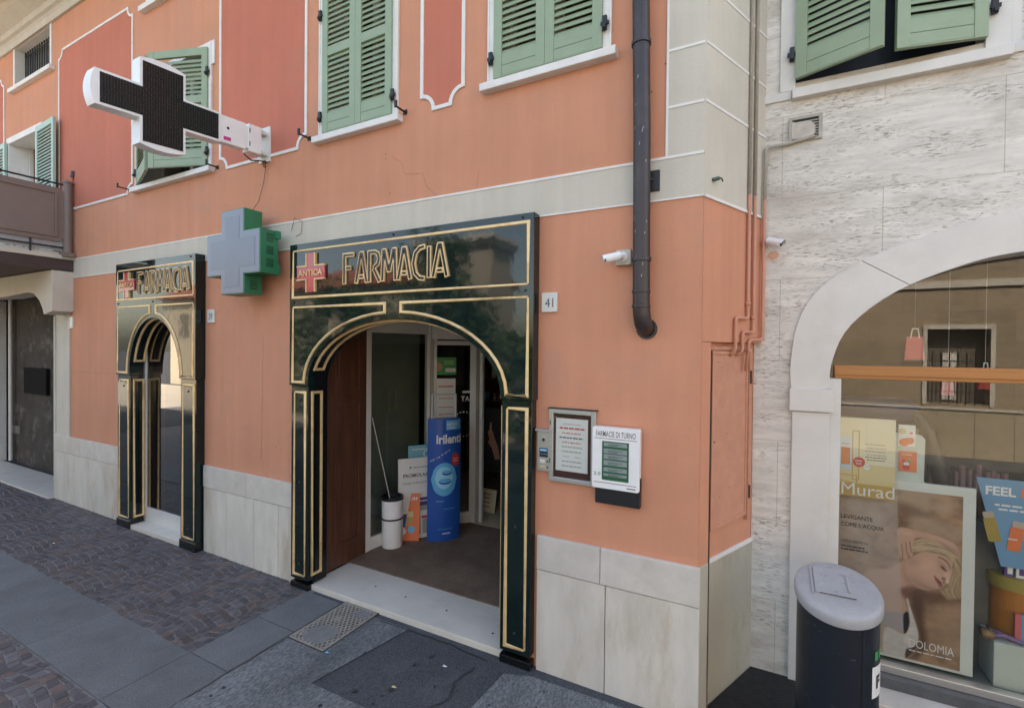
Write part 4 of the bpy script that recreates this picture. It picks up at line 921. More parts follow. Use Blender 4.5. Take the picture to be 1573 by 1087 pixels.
# duty pharmacies board
db = thing('duty_board', (-.92, 0, 1.5), 'white rounded board reading FARMACIE DI TURNO with a small screen', 'board')
def rrect(x0, x1, z0, z1, r, n=5):
    out = []
    for cx, cz, a in ((x1-r, z0+r, -PI/2), (x1-r, z1-r, 0), (x0+r, z1-r, PI/2), (x0+r, z0+r, PI)):
        for k in range(n+1): th = a+PI/2*k/n; out.append((cx+r*math.cos(th), cz+r*math.sin(th)))
    return out
mb(WHITEP).prism(rrect(-1.075, -.735, 1.505, 1.945, .016), -.075, -.02).build('panel', parent=db, bev=.002)
B(BLACKP, -1.055, -.735, -.055, -.0, 1.39, 1.60).box(-1.04, -.76, -.02, 0, 1.6, 1.9).build('back_box', parent=db)
fn = frame((0, -.075, 0), (1, 0, 0), (0, 0, 1))
q = mb(pTXT); q.text('FARMACIE DI TURNO', -.905, 1.878, .042, .001, fn, width=.285, align='C', bold=.004); q.rect(-1.06, 1.862, .305, .004, .001, fn); q.rect(-1.06, 1.545, .305, .004, .001, fn); q.words(-.82, 1.522, .06, .008, .001, fn); q.build('lettering', parent=db)
q = mb(); sx0, sz0 = -.995, 1.575; q.use(pLCDG).prism(rc(sx0-.006, sx0+.186, sz0-.006, sz0+.271), 0, .003, fn=fn)
for k, (z, h) in enumerate(((.235, .028), (.185, .034), (.145, .034), (.10, .036), (.055, .03), (.022, .02))):
    q.use(pLCD).rect(sx0+.006, sz0+z, .168, h, .004, fn); q.use(pGREEND).words(sx0+.04, sz0+z+h*.5, .10, .004, .005, fn).words(sx0+.04, sz0+z+h*.2, .07, .004, .005, fn)
q.build('screen', parent=db)
q = mb(pGN); q.text('2.0', -1.062, 1.597, .024, .001, fn, width=.05, bold=.01); q.build('sticker', parent=db)

# green light box cross
gc = thing('cross_sign', (-4.9, 0, 3.05), 'grey faced pharmacy cross light box with green metal sides above the plate 39', 'sign')
gx = (-5.41, -5.155, -4.76, -4.50); gz = (3.045, 3.25, 3.70, 3.935)
cp = [(gx[1], gz[0]), (gx[2], gz[0]), (gx[2], gz[1]), (gx[3], gz[1]), (gx[3], gz[2]), (gx[2], gz[2]), (gx[2], gz[3]), (gx[1], gz[3]), (gx[1], gz[2]), (gx[0], gz[2]), (gx[0], gz[1]), (gx[1], gz[1])]
mb(CROSSG).prism(cp, -.315, -.115).build('casing', parent=gc, bev=.003)
def inset(pts, e):
    c = Vector(((gx[1]+gx[2])/2, (gz[1]+gz[2])/2)); out = []
    m = len(pts)
    for i in range(m):
        p, a, b = Vector(pts[i]), Vector(pts[i-1]), Vector(pts[(i+1) % m]); d1 = (p-a).normalized(); d2 = (b-p).normalized(); n1 = Vector((-d1.y, d1.x)); n2 = Vector((-d2.y, d2.x)); out.append(tuple(p+(n1+n2)*e))
    return out
mb(CROSSFACE).prism(inset(cp, .008), -.322, -.31).build('face_panel', parent=gc, bev=.002)
mb(CROSSIN).prism(inset(cp, .075), -.3245, -.32).build('face_inner', parent=gc, bev=.001)
q = mb(LACQ2)
for zc in (3.32, 3.45, 3.58):
    for k in range(5): q.box(gx[3]-.002, gx[3]+.0015, -.25, -.17, zc+.018*k, zc+.018*k+.007)
for k in range(5): q.box(gx[2]-.002, gx[2]+.0015, -.25, -.17, 3.10+.02*k, 3.107+.02*k)
q.build('vent_slots', parent=gc)
q = mb(CROSSG); q.box(-4.52, -4.475, -.16, -.1, 3.62, 3.70).box(-4.52, -4.485, -.14, -.1, 3.25, 3.36).box(-5.3, -4.6, -.115, -.06, 3.3, 3.6).box(-5.2, -4.7, -.06, 0, 3.4, 3.5); q.build('wall_bracket', parent=gc)
# LED cross, projecting from the wall
lc = thing('led_cross', (-4.85, 0, 4.75), 'large black dot matrix pharmacy cross with white casing projecting from the wall', 'sign')
TILT = .075
def lf(u, v, d): return Vector((-4.80+d, -u, v - (u-.05)*TILT+.0))      # u out from the wall, v up, d along +x
def bulge(p0, p1, amt, n=8):   # curved end between two points
    p0, p1 = Vector(p0), Vector(p1); m = (p1-p0); nn = Vector((m.y, -m.x)).normalized(); return [tuple(p0+m*(k/n)+nn*amt*4*(k/n)*(1-k/n)) for k in range(n+1)]
U = (.54, .865, 1.235, 1.55); V = (4.345, 4.565, 4.855, 5.085)
cpl = bulge((U[1], V[0]), (U[2], V[0]), .03) + [(U[2], V[1])] + bulge((U[3], V[1]), (U[3], V[2]), .03) + [(U[2], V[2])] + bulge((U[2], V[3]), (U[1], V[3]), .03) + [(U[1], V[2]), (U[0], V[2]), (U[0], V[1]), (U[1], V[1])]
mb(WHITEP).prism(cpl, -.125, 0, fn=lf).build('casing', parent=lc, bev=.006)
e = .022; cpi = [(U[1]+e, V[0]+e), (U[2]-e, V[0]+e), (U[2]-e, V[1]+e), (U[3]-e*1.5, V[1]+e), (U[3]-e*1.5, V[2]-e), (U[2]-e, V[2]-e), (U[2]-e, V[3]-e), (U[1]+e, V[3]-e), (U[1]+e, V[2]-e), (U[0]+e, V[2]-e), (U[0]+e, V[1]+e), (U[1]+e, V[1]+e)]
mb(LACQ2).prism(cpi, .0, .004, fn=lf).build('screen', parent=lc)
q = mb(mat('led_dot', (.036, .037, .041), .45, .1))
du_ = .021
u = U[0]+e+.012
while u < U[3]-e*1.6:
    v = V[0]+e+.010
    while v < V[3]-e-.004:
        if (V[1]+e+.004 < v < V[2]-e-.008) or (U[1]+e+.004 < u < U[2]-e-.004):
            q.add([lf(u, v, .0045), lf(u+.012, v, .0045), lf(u+.006, v+.012, .0085)], [(0, 1, 2)])
        v += du_
    u += du_
q.nofix = True; q.build('led_dots', parent=lc)
q = mb(WHITEP); q.prism(rc(.27, .54, V[1]+.01, V[2]-.01), -.10, -.008, fn=lf); q.prism(rc(.10, .24, V[1]+.0, V[2]-.0), -.11, -.004, fn=lf); q.prism(rc(.24, .27, V[1]+.03, V[2]-.03), -.10, -.012, fn=lf); q.build('mount_arm', parent=lc, bev=.004)
q = mb(); q.use(BLACKP).disc(.46, 4.73, .014, -.0065, lf).rect(.225, 4.76, .012, .05, -.003, lf).rect(.225, 4.62, .012, .05, -.003, lf); q.use(pMG).rect(.43, 4.60, .075, .04, -.0065, lf); q.use(pW).words(.435, 4.60, .06, .006, -.005, lf); q.build('sticker', parent=lc)
q = mb(ALU); q.box(-4.97, -4.78, -.018, 0, 4.52, 4.90).box(-4.93, -4.82, -.10, -.018, 4.58, 4.62).box(-4.93, -4.82, -.10, -.018, 4.80, 4.84); q.build('wall_plate', parent=lc, bev=.003)
q = mb(IRON); q.tube([(-4.80, -.30, 4.50), (-4.80, -.22, 4.46), (-4.80, -.12, 4.49), (-4.80, -.05, 4.50)], .007, 6)
q.build('cable', parent=lc, smooth='all')
q = mb(mat('cable_tan', (.22, .12, .06), .6, .2)); 
for k in range(5): q.tube([(-4.83+random.uniform(-.03, .03), -.02-random.uniform(0, .05), 4.53-random.uniform(0, .08)) for _ in range(4)], .005, 5)
q.tube([(-4.84, -.02, 4.5), (-4.88, -.02, 4.3), (-4.95, -.03, 4.1), (-4.97, -.12, 3.94)], .004, 5); q.tube([(-4.42, -.02, 3.72), (-4.36, -.03, 3.85), (-4.25, -.02, 3.80), (-4.27, -.02, 3.68), (-4.36, -.01, 3.66)], .0025, 5)
tag(q.build('wire', smooth='all'), 'thin brown wire hanging between the two pharmacy crosses', 'wire')

# balcony clutter
q = mb(); q.use(mat('broom_orange', (.45, .16, .05), .5, .1)).tube([(-9.62, -.16, 3.95), (-9.50, -.02, 5.08)], .014, 8); q.use(BLACKP).tube([(-9.50, -.02, 5.08), (-9.49, -.01, 5.18)], .028, 8); tag(q.build('broom'), 'orange handled broom leaning behind the balcony post', 'broom')
q = mb(); q.use(mat('blue_plastic', (.03, .10, .42), .4, .1)).box(-10.35, -9.95, -.45, -.25, 4.70, 4.95).box(-10.37, -9.93, -.47, -.23, 4.95, 4.98); q.use(pGR)
for xx in (-10.33, -9.97): q.box(xx, xx+.02, -.44, -.42, 3.91, 4.70).box(xx, xx+.02, -.28, -.26, 3.91, 4.70)
tag(q.build('laundry_basket', bev=.01), 'blue laundry basket on a stand on the balcony', 'basket')

# manhole cover
mp_ = [G(445, 978), G(528, 922), G(570, 938), G(500, 1003)]
mc = thing('manhole_cover', (-3.36, -.36, 0), 'rectangular iron manhole cover with pierced lattice patched by cement', 'manhole cover')
X0, X1, Y0, Y1 = -3.56, -3.15, -.68, -.05
B(mat('iron_dark', (.035, .035, .035), .8, .3), X0-.012, X1+.012, Y0-.012, Y1+.012, -.02, .0065).build('frame', parent=mc)
q = mb(CASTIRON)
def gridpoly():
    fnh = lambda a, b, d: Vector((a, b, d))
    w_ = .013; s = .040
    k = -30
    segs = []
    for sgn in (1, -1):
        c = -2.0
        while c < 2.0:
            # line y = sgn*1.0*x*1.15 + c
            m_ = sgn*1.35; pts = []
            cand = []
            for x in (X0, X1):
                y = m_*(x-(X0+X1)/2)+c+(Y0+Y1)/2
                if Y0 <= y <= Y1: cand.append((x, y))
            for y in (Y0, Y1):
                x = (y-c-(Y0+Y1)/2)/m_+(X0+X1)/2
                if X0 < x < X1: cand.append((x, y))
            if len(cand) == 2 and (Vector(cand[0])-Vector(cand[1])).length > .03: segs.append((cand, sgn))
            c += .062
    for (cand, sgn) in segs: q.ribbon(cand, .0125, .004, .011 if sgn > 0 else .0106, fnh)
    q.ribbon(rc(X0+.008, X1-.008, Y0+.008, Y1-.008), .018, .004, .0115, fnh, closed=True)
gridpoly(); q.build('lattice', parent=mc)
q = mb(mat('cement_patch', (.17, .17, .17), .9, .2, 12, bump=.003, fine=.1))
q.prism([(-3.50, -.60), (-3.40, -.66), (-3.26, -.64), (-3.21, -.52), (-3.24, -.42), (-3.34, -.38), (-3.44, -.42), (-3.50, -.5)], .004, .0122, fn=lambda a, b, d: Vector((a, b, d)))
q.prism([(-3.36, -.16), (-3.25, -.20), (-3.18, -.14), (-3.2, -.08), (-3.3, -.07)], .004, .0122, fn=lambda a, b, d: Vector((a, b, d))); q.build('cement', parent=mc)
q = mb(CASTIRON); q.lathe([(.036, .004), (.036, .014), (.026, .016), (.026, .010), (0, .010)], (-3.40, -.29, 0), 18); q.box(-3.43, -3.37, -.294, -.286, .010, .016); q.lathe([(.03, .004), (.03, .013), (.02, .013), (.02, .009)], (-3.50, -.585, 0), 14); q.build('keyhole', parent=mc)

# litter
for (px, py, m_, lab) in ((727, 560+495, pYE, 'cream cigarette end on the asphalt before the entrance'), (683, 1023, pW, 'tiny white paper scrap on the dark asphalt'), (502, 1002, pBL2, 'blue and white scrap beside the manhole cover'), (82, 834, pW, 'white paper scrap on the setts near the left door')):
    p = G(px if px != 727 else 605, py, .01); q = mb(m_); q.add([p+Vector((-.02, -.006, 0)), p+Vector((.018, -.01, .006)), p+Vector((.02, .01, 0)), p+Vector((-.015, .012, .004)), p+Vector((0, 0, -.004))], [(0, 1, 2, 3), (0, 4, 1), (1, 4, 2), (2, 4, 3), (3, 4, 0)]); tag(q.build('litter'), lab, 'litter')

# =================================================================== ENTRANCE OBJECTS
# white umbrella bin with stick
ub = thing('umbrella_stand', (-4.0, 1.10, .06), 'white cylindrical stand with black rim and band inside the entrance', 'umbrella stand')
c = (-4.0, 1.10, .06)
q = mb(WHITEP); q.lathe([(.0, .0), (.120, .0), (.124, .01), (.130, .58), (.122, .58), (.118, .40), (0, .40)], c, 32); q.build('body', parent=ub, smooth=True)
q = mb(BLACKP); q.lathe([(.128, .575), (.134, .578), (.134, .615), (.112, .615), (.112, .578)], c, 32).lathe([(.127, .34), (.131, .34), (.131, .36), (.127, .36)], c, 32); q.build('black_rim', parent=ub, smooth=True)
q = mb(ALU); q.tube([(-3.98, 1.08, .5), tuple(P(572, 642, .86))], .0045, 8); tag(q.build('thin_rod'), 'thin white rod standing in the white umbrella stand', 'rod')
# boards leaning on the glass
def board(name, o, ux, w_, h, lean, mats_fn, lab, cat='poster', t=.012):
    o = Vector(o); ux = Vector(ux).normalized(); n = ux.cross(Vector((0, 0, 1))); uz = (Vector((0, 0, 1))-n*lean).normalized(); fn = frame(o, ux, uz)
    q = mb(); mats_fn(q, fn, w_, h, t); ob = q.build(name); tag(ob, lab, cat); return ob
def promo(q, fn, w_, h, t):
    q.use(pW).prism(rc(0, w_, 0, h), 0, -t, fn=fn); q.use(pTXT).text('PROMOLASE', .11*w_, h*.765, .045, .002, fn, width=w_*.62, bold=.02); q.text('TONICI & RICOSTITUENTI', .09*w_, h*.68, .024, .002, fn, width=w_*.8)
    q.use(pGN).disc(.28*w_, h*.885, .014, .002, fn); q.use(pGR).words(.35*w_, h*.875, .4*w_, .014, .002, fn)
    q.use(pPU).rect(.30*w_, h*.40, .45*w_, h*.10, .002, fn); q.use(pGR).rect(.28*w_, h*.34, .5*w_, h*.06, .002, fn); q.use(pW).words(.33*w_, h*.45, .38*w_, .016, .003, fn)
    q.use(pBL).rect(.10*w_, h*.16, .2*w_, h*.12, .002, fn); q.use(pGR).rect(.36*w_, h*.05, .14*w_, h*.22, .002, fn).rect(.55*w_, h*.05, .13*w_, h*.18, .002, fn); q.use(pPU).rect(.1*w_, h*.28, .2*w_, h*.04, .002, fn)
    q.use(pRD).rect(.53*w_, h*.24, .25*w_, h*.03, .003, fn)
board('promotion_board', (-4.00, 1.22, .065), (.36, .50, 0), .56, 1.02, .06, promo, 'white board reading PROMOLASE leaning on the glass screen')
def teal(q, fn, w_, h, t):
    q.use(mat('print_teal', (.16, .42, .50), .4, .05)).prism(rc(0, w_, 0, h), 0, -t, fn=fn); q.use(pW).disc(.55*w_, h*.90, .05, .002, fn); q.use(pBL2).disc(.55*w_, h*.9, .035, .003, fn); q.use(pW).rect(.1*w_, h*.95, .8*w_, .012, .002, fn)
board('teal_board', (-3.99, 1.40, .065), (.36, .50, 0), .45, 1.16, .05, teal, 'pale teal board sticking out behind the white PROMOLASE board')
def orange(q, fn, w_, h, t):
    q.use(pOR).prism(rc(0, w_, 0, h), 0, -t, fn=fn); q.use(pW).text('ENIUM', .38*w_, h*.86, .038, .002, fn, width=w_*.54, bold=.015).words(.08*w_, h*.875, w_*.26, .02, .002, fn); q.use(pOC).disc(.6*w_, h*.45, .08, .002, fn); q.use(pBL2).disc(.75*w_, h*.24, .045, .003, fn); q.use(pW).disc(.5*w_, h*.2, .04, .003, fn); q.use(pYE).rect(.55*w_, h*.5, .1, .07, .003, fn)
board('orange_board', (-4.14, 1.16, .065), (.45, .26, 0), .40, .58, .14, orange, 'orange advertising board behind the white umbrella stand')
# curved blue totem
tt = thing('curved_totem', (-3.58, 1.6, .06), 'tall curved blue display totem reading irilenti with a metal frame on top', 'display')
TL = Vector((-3.70, 1.40, .065)); TR = Vector((-3.42, 1.72, .065)); tw_ = (TR-TL).length; tx = (TR-TL).normalized(); tn = tx.cross(Vector((0, 0, 1)))
def tf(x, y, d=0):
    s = x/tw_; b = .075*4*s*(1-s); return TL+tx*x+Vector((0, 0, y))+tn*(b+d)
H_ = 1.545; NN = 14
q = mb(pBL); vs = []; fs = []
for k in range(NN+1): vs += [tf(tw_*k/NN, 0), tf(tw_*k/NN, H_), TL+tx*(tw_*k/NN)+tn*(-.075*4*(k/NN)*(1-k/NN)), TL+tx*(tw_*k/NN)+tn*(-.075*4*(k/NN)*(1-k/NN))+Vector((0, 0, H_))]
for k in range(NN): a = 4*k; fs += [(a, a+4, a+5, a+1), (a+2, a+3, a+7, a+6), (a+1, a+5, a+7, a+3), (a, a+2, a+6, a+4)]
q.add(vs, fs); q.build('body', parent=tt, smooth=True)
def grid_rect(q, x, y, w_, h, d, n=6):
    for k in range(n): q.rect(x+w_*k/n, y, w_/n, h, d, tf)
def grid_disc(q, x, y, r, d, ry=None):
    ry = ry or r; n = 10
    for k in range(n):
        a, b = -1+2*k/n, -1+2*(k+1)/n; ha, hb = math.sqrt(max(0, 1-a*a)), math.sqrt(max(0, 1-b*b))
        q.add([tf(x+a*r, y-ha*ry, d), tf(x+b*r, y-hb*ry, d), tf(x+b*r, y+hb*ry, d), tf(x+a*r, y+ha*ry, d)], [(0, 1, 2, 3)])
q = mb(); q.use(pBL2); grid_rect(q, .22, 1.40, .20, .125, .002); q.use(pW).text('NOVO', .235, 1.45, .045, .004, tf, width=.13, bold=.02); q.words(.235, 1.42, .11, .012, .004, tf)
q.text('irilenti', .10, 1.235, .115, .003, tf, width=.33, bold=.03)
for k, ch in enumerate('PER LA MIOPIA'):
    if ch != ' ': q.text(ch, .03+.0185*k, 1.0+.011*k, .024, .003, tf)
q.use(pBL2); grid_disc(q, .205, .78, .165, .002, .21); q.use(flat('ice', (.30, .62, .80), .3)); grid_disc(q, .20, .80, .115, .003, .14)
q.use(pBL); grid_disc(q, .215, .75, .085, .004, .035); grid_disc(q, .235, .86, .065, .004, .03); q.use(pBL2); grid_disc(q, .215, .765, .08, .005, .028); grid_disc(q, .235, .875, .06, .005, .022)
q.use(pRD); grid_disc(q, .35, 1.02, .06, .004, .085); q.use(pW).words(.315, 1.03, .07, .008, .006, tf).words(.32, 1.0, .06, .008, .006, tf)
q.use(pBL2).words(.1, .50, .1, .012, .003, tf).words(.2, .40, .14, .008, .003, tf).words(.12, .15, .2, .006, .003, tf); q.use(pW).words(.18, .09, .1, .014, .003, tf)
q.build('print', parent=tt)
q = mb(mat('satin_aluminium', (.5, .5, .5), .3, .05)); a0 = TL+tx*.06; a1 = TL+tx*.36
for a in (a0, a1): q.box(a.x-.012, a.x+.012, a.y-.012, a.y+.012, 1.55, 1.91)
d_ = a1-a0; q.tube([a0+Vector((0, 0, 1.845)), a1+Vector((0, 0, 1.845))], .011, 8); q.tube([a0+Vector((0, 0, 1.56)), a1+Vector((0, 0, 1.56))], .011, 8)
q.build('metal_frame', parent=tt)

# =================================================================== STREET BIN
bn = thing('litter_bin', (.44, .10, 0), 'dark cylindrical street litter bin with slanted grey lid before the shop', 'bin')
bc = Vector((.435, .10, 0)); br_ = .212; SL = .30
q = mb(NAVYBIN); n = 48
vs = [bc+Vector((br_*math.cos(2*PI*k/n), br_*math.sin(2*PI*k/n), .05)) for k in range(n)] + [bc+Vector((br_*math.cos(2*PI*k/n), br_*math.sin(2*PI*k/n), .985+SL*br_*math.sin(2*PI*k/n))) for k in range(n)]
q.add(vs, [(k, (k+1) % n, n+(k+1) % n, n+k) for k in range(n)]+[tuple(range(n))[::-1], tuple(range(n, 2*n))]); q.build('body', parent=bn, smooth=True)
q = mb(BLACKP); q.lathe([(.18, 0), (.205, 0), (.205, .05), (.18, .05)], tuple(bc), 40); q.build('foot', parent=bn)
LM = Matrix.Translation(bc+Vector((0, 0, .99))) @ Matrix(((1, 0, 0, 0), (0, 1, 0, 0), (0, SL, 1, 0), (0, 0, 0, 1)))
q = mb(GREYP); q.lathe([(.214, .0), (.226, .0), (.228, .012), (.228, .048), (.222, .062), (.208, .070), (.15, .073), (0, .074)], (0, 0, 0), 56, LM); lid = q.build('lid', parent=bn, smooth=True)
q = mb(GREYP); q.prism(rrect(-.10, .10, -.11, .11, .012), .070, .082, fn=lambda a, b, d: LM @ Vector((a-.02, b+.02, d))); q.build('flap', parent=lid, bev=.004)
q = mb(GREYP); q.tube([LM @ Vector((.055, -.05, .084)), LM @ Vector((.055, .09, .084))], .008, 8); q.tube([LM @ Vector((-.135, -.10, .078)), LM @ Vector((-.135, .13, .078))], .007, 8); q.build('flap_hinge', parent=lid, smooth=True)
q = mb(IRON); q.box(-.10, .085, -.094, -.089, .0835, .0845, LM); q.build('flap_slot', parent=lid)
rb = random.Random(5); q = mb(mat('scuff', (.12, .125, .135), .6, .2))
for k in range(26):
    a_ = R(rb.uniform(-175, -20))*br_; z_ = rb.uniform(.3, .9); q.rect(a_, z_, rb.uniform(.004, .03), rb.uniform(.0012, .003), .0006, lambda x, y, d=0: bc+Vector(((br_+.001+d)*math.cos(x/br_), (br_+.001+d)*math.sin(x/br_), y)))
q.build('scuffs', parent=bn)
q = mb(mat('lid_scratch', (.16, .16, .17), .6, .2))
for k in range(18):
    a_, b_ = rb.uniform(-.16, .16), rb.uniform(-.16, .16)
    if a_*a_+b_*b_ < .026: q.tube([LM @ Vector((a_, b_, .0825 if abs(a_+.02) < .1 and abs(b_-.02) < .11 else .0735)), LM @ Vector((a_+rb.uniform(-.03, .03), b_+rb.uniform(-.02, .02), .0825 if abs(a_+.02) < .1 and abs(b_-.02) < .11 else .0735))], .0009, 4)
q.build('lid_scratches', parent=bn)
# door seam and sticker on the body
cf = lambda x, y, d=0: bc+Vector(((br_+.002+d)*math.cos(x/br_), (br_+.002+d)*math.sin(x/br_), y))
q = mb(IRON); th = R(-62)*br_; q.rect(th, .06, .006, .86, .0005, cf); th2 = R(-170)*br_; q.build('seam', parent=bn)
q = mb(); s0 = R(-44)*br_
for k in range(8): q.use(pW).rect(s0+.02*k, .52, .02, .18, .0005, cf)
q.use(pK); q.text('F', s0+.035, .575, .07, .002, cf, width=.045, bold=.05); 
q.use(pGN).rect(s0+.02, .735, .03, .05, .001, cf).rect(s0+.06, .74, .03, .05, .001, cf)
q.build('sticker', parent=bn)

# =================================================================== SHOP WINDOW DISPLAY
def onplane(y, pts): return [(P(a, b, y).x, P(a, b, y).z) for a, b in pts]
# cream cosmetics poster stuck inside the glass
y = YG+.03; F = frame((0, y, 0), (1, 0, 0), (0, 0, 1))
q = mb(); X0, X1, Z0, Z1 = .50, .892, 1.40, 2.0
q.use(pYE2).prism(rc(X0, X1, Z0, Z1), 0, -.003, fn=F); q.use(pYE).rect(X0, Z0+.09, X1-X0, .16, .001, F); q.use(pOC).rect(X0, Z0, X1-X0, .10, .0012, F)
q.use(pW).text('Murad', .565, 1.412, .095, .004, F, width=.325)
q.use(flat('bottle_grey', (.50, .56, .62))).prism(rrect(.552, .628, 1.60, 1.86, .01), .001, .003, fn=F); q.use(pOR).rect(.560, 1.64, .056, .13, .004, F); q.use(pOC)
for k in range(9): q.rect(.562, 1.648+.013*k, .05, .004, .005, F)
q.use(pTXT).text('Murad', .565, 1.792, .014, .004, F, width=.04); q.use(pOC).ribbon(rc(.632, .672, 1.53, 1.90), .006, .001, .003, F, closed=True); q.ribbon([(.52, 1.56), (.66, 1.56), (.66, 1.50), (.52, 1.52)], .006, .001, .0035, F)
q.use(pRD).disc(.672, 1.665, .038, .004, F); q.use(pW).words(.648, 1.672, .045, .006, .005, F); q.text('30€', .652, 1.645, .018, .005, F, width=.038); q.disc(.722, 1.632, .019, .004, F); q.use(pBL).words(.71, 1.632, .024, .004, .005, F)
q.use(pSAND)
for k in range(4): q.words(.71+.008*(k % 2), 1.80-.026*k, .12, .009, .002, F)
q.use(pTXT).words(.71, 1.705, .13, .006, .002, F).words(.72, 1.685, .11, .006, .002, F)
tag(q.build('cosmetics_poster'), 'cream coloured poster reading Murad inside the arched shop window', 'poster')
# large photographic poster
y = YG+.10; F = frame((0, y, 0), (1, 0, 0), (0, 0, 1))
dpo = thing('portrait_poster', (.95, y, .2), 'large framed poster reading DOLOMIA of a blond woman leaning on rock', 'poster')
X0, X1, Z0, Z1 = .53, 1.295, .22, 1.475
B(mat('pale_frame', (.62, .64, .60), .4, .05), X0, X1+.07, y, y+.03, Z0-.02, Z1+.065).build('frame', parent=dpo, bev=.003)
fl = lambda u, v, d=0: Vector((X0+u*(X1-X0), y-d, Z0+v*(Z1-Z0)))
import numpy as np
def cp(a, b): p = P(1285+a/3.75, 755+b/3.75, y); return (p.x, p.z)     # point read off the photograph of this poster -> its own plane
def smooth_poly(pts, n=5):
    out = []; m = len(pts)
    for i in range(m):
        a, b, c, d = [Vector(pts[(i+j) % m]) for j in (-1, 0, 1, 2)]
        for k in range(n): t = k/n; v = .5*((2*b)+(c-a)*t+(2*a-5*b+4*c-d)*t*t+(3*b-a-3*c+d)*t**3); out.append((v.x, v.y))
    return out
NX, NZ = 170, 270
gx_, gz_ = np.meshgrid(np.linspace(X0, X1, NX), np.linspace(Z0, Z1, NZ)); img = np.zeros((NZ, NX, 3))
rng = np.random.default_rng(3)
def vnoise(fx, fz, oct=4, seed=0):
    out = np.zeros_like(gx_); amp = 1; tot = 0; rg = np.random.default_rng(seed)
    for o_ in range(oct):
        tb = rg.random((64, 64)); X = (gx_-X0)*fx*2**o_; Z = (gz_-Z0)*fz*2**o_; xi = np.floor(X).astype(int); zi = np.floor(Z).astype(int); tx = X-xi; tz = Z-zi; tx = tx*tx*(3-2*tx); tz = tz*tz*(3-2*tz)
        g = lambda i, j: tb[(zi+j) % 64, (xi+i) % 64]
        out += amp*((g(0, 0)*(1-tx)+g(1, 0)*tx)*(1-tz)+(g(0, 1)*(1-tx)+g(1, 1)*tx)*tz); tot += amp; amp *= .55
    return out/tot
def pmask(pts, soft=.006, smooth=True):
    pl_ = [cp(a, b) for a, b in (smooth_poly(pts) if smooth else pts)]; n_ = len(pl_); ins = np.zeros(gx_.shape, bool); dd = np.full(gx_.shape, 9.)
    for i in range(n_):
        (ax, az), (bx, bz) = pl_[i], pl_[(i+1) % n_]
        if az != bz: c_ = ((az > gz_) != (bz > gz_)) & (gx_ < (bx-ax)*(gz_-az)/(bz-az)+ax); ins ^= c_
        ex, ez = bx-ax, bz-az; L2 = ex*ex+ez*ez+1e-12; t = np.clip(((gx_-ax)*ex+(gz_-az)*ez)/L2, 0, 1); dd = np.minimum(dd, np.hypot(gx_-ax-t*ex, gz_-az-t*ez))
    sd = np.where(ins, dd, -dd); return np.clip(sd/soft+.5, 0, 1)
def put(m_, col):
    global img
    c_ = np.array(col) if not isinstance(col, np.ndarray) else col; img = img*(1-m_[..., None])+c_*m_[..., None]
def blob(a, b, ra, rb, col, al=1., ang=0):
    x, z = cp(a, b); sx_ = ra/3.75*.0042; sz_ = rb/3.75*.0042; c, s_ = math.cos(ang), math.sin(ang); dx = (gx_-x)*c+(gz_-z)*s_; dz = -(gx_-x)*s_+(gz_-z)*c; put(al*np.exp(-(dx/sx_)**2-(dz/sz_)**2), col)
nA, nB, nC = vnoise(9, 14, 5, 1), vnoise(30, 40, 3, 2), vnoise(5, 5, 3, 5)
rock = np.array((.37, .235, .155))*(.55+.9*nA[..., None])*(.85+.3*nB[..., None]); img = rock
put(np.clip((nC-.52)*5, 0, .8), (.47, .35, .27)); put(pmask([(345, 60), (470, 90), (520, 140), (430, 150), (360, 210)], .05)*.6, (.16, .085, .05))
put(pmask([(440, 560), (520, 560), (500, 700), (520, 900), (430, 960), (470, 860), (450, 740), (430, 640)], .04)*.9, (.13, .07, .045)); put(pmask([(470, 560), (720, 600), (770, 640), (600, 650), (520, 640)], .05)*.85, (.17, .09, .06))
put(pmask([(560, 680), (740, 650), (760, 900), (600, 860)], .10)*.5, (.45, .30, .21))
sk = np.array((.56, .36, .28)); shd = lambda f: sk*f
# neck, shoulder, chest
put(pmask([(160, 470), (300, 440), (370, 405), (430, 385), (470, 480), (470, 540), (420, 580), (395, 610), (410, 690), (360, 720), (150, 720)], .02), sk*(1.0+.2*(nC[..., None]-.5)))
put(pmask([(365, 560), (420, 540), (470, 545), (440, 590), (400, 610), (380, 600)], .03)*.85, (.20, .10, .07)); put(pmask([(380, 430), (420, 420), (460, 520), (420, 550), (400, 520)], .04)*.45, shd(.62))
put(pmask([(150, 690), (300, 690), (400, 700), (415, 740), (395, 800), (280, 760)], .012), (.34, .30, .32)); put(pmask([(385, 710), (412, 690), (420, 740), (412, 790), (390, 815)], .008), (.02, .02, .025))
put(pmask([(280, 780), (385, 820), (420, 770), (418, 700), (404, 620), (412, 620), (436, 700), (468, 800), (466, 860), (420, 910), (395, 930), (380, 980), (280, 960)], .008), np.array((.58, .54, .52))*(.8+.4*nB[..., None]))
put(pmask([(400, 905), (440, 895), (470, 880), (420, 940), (398, 950)], .01), (.08, .05, .04))
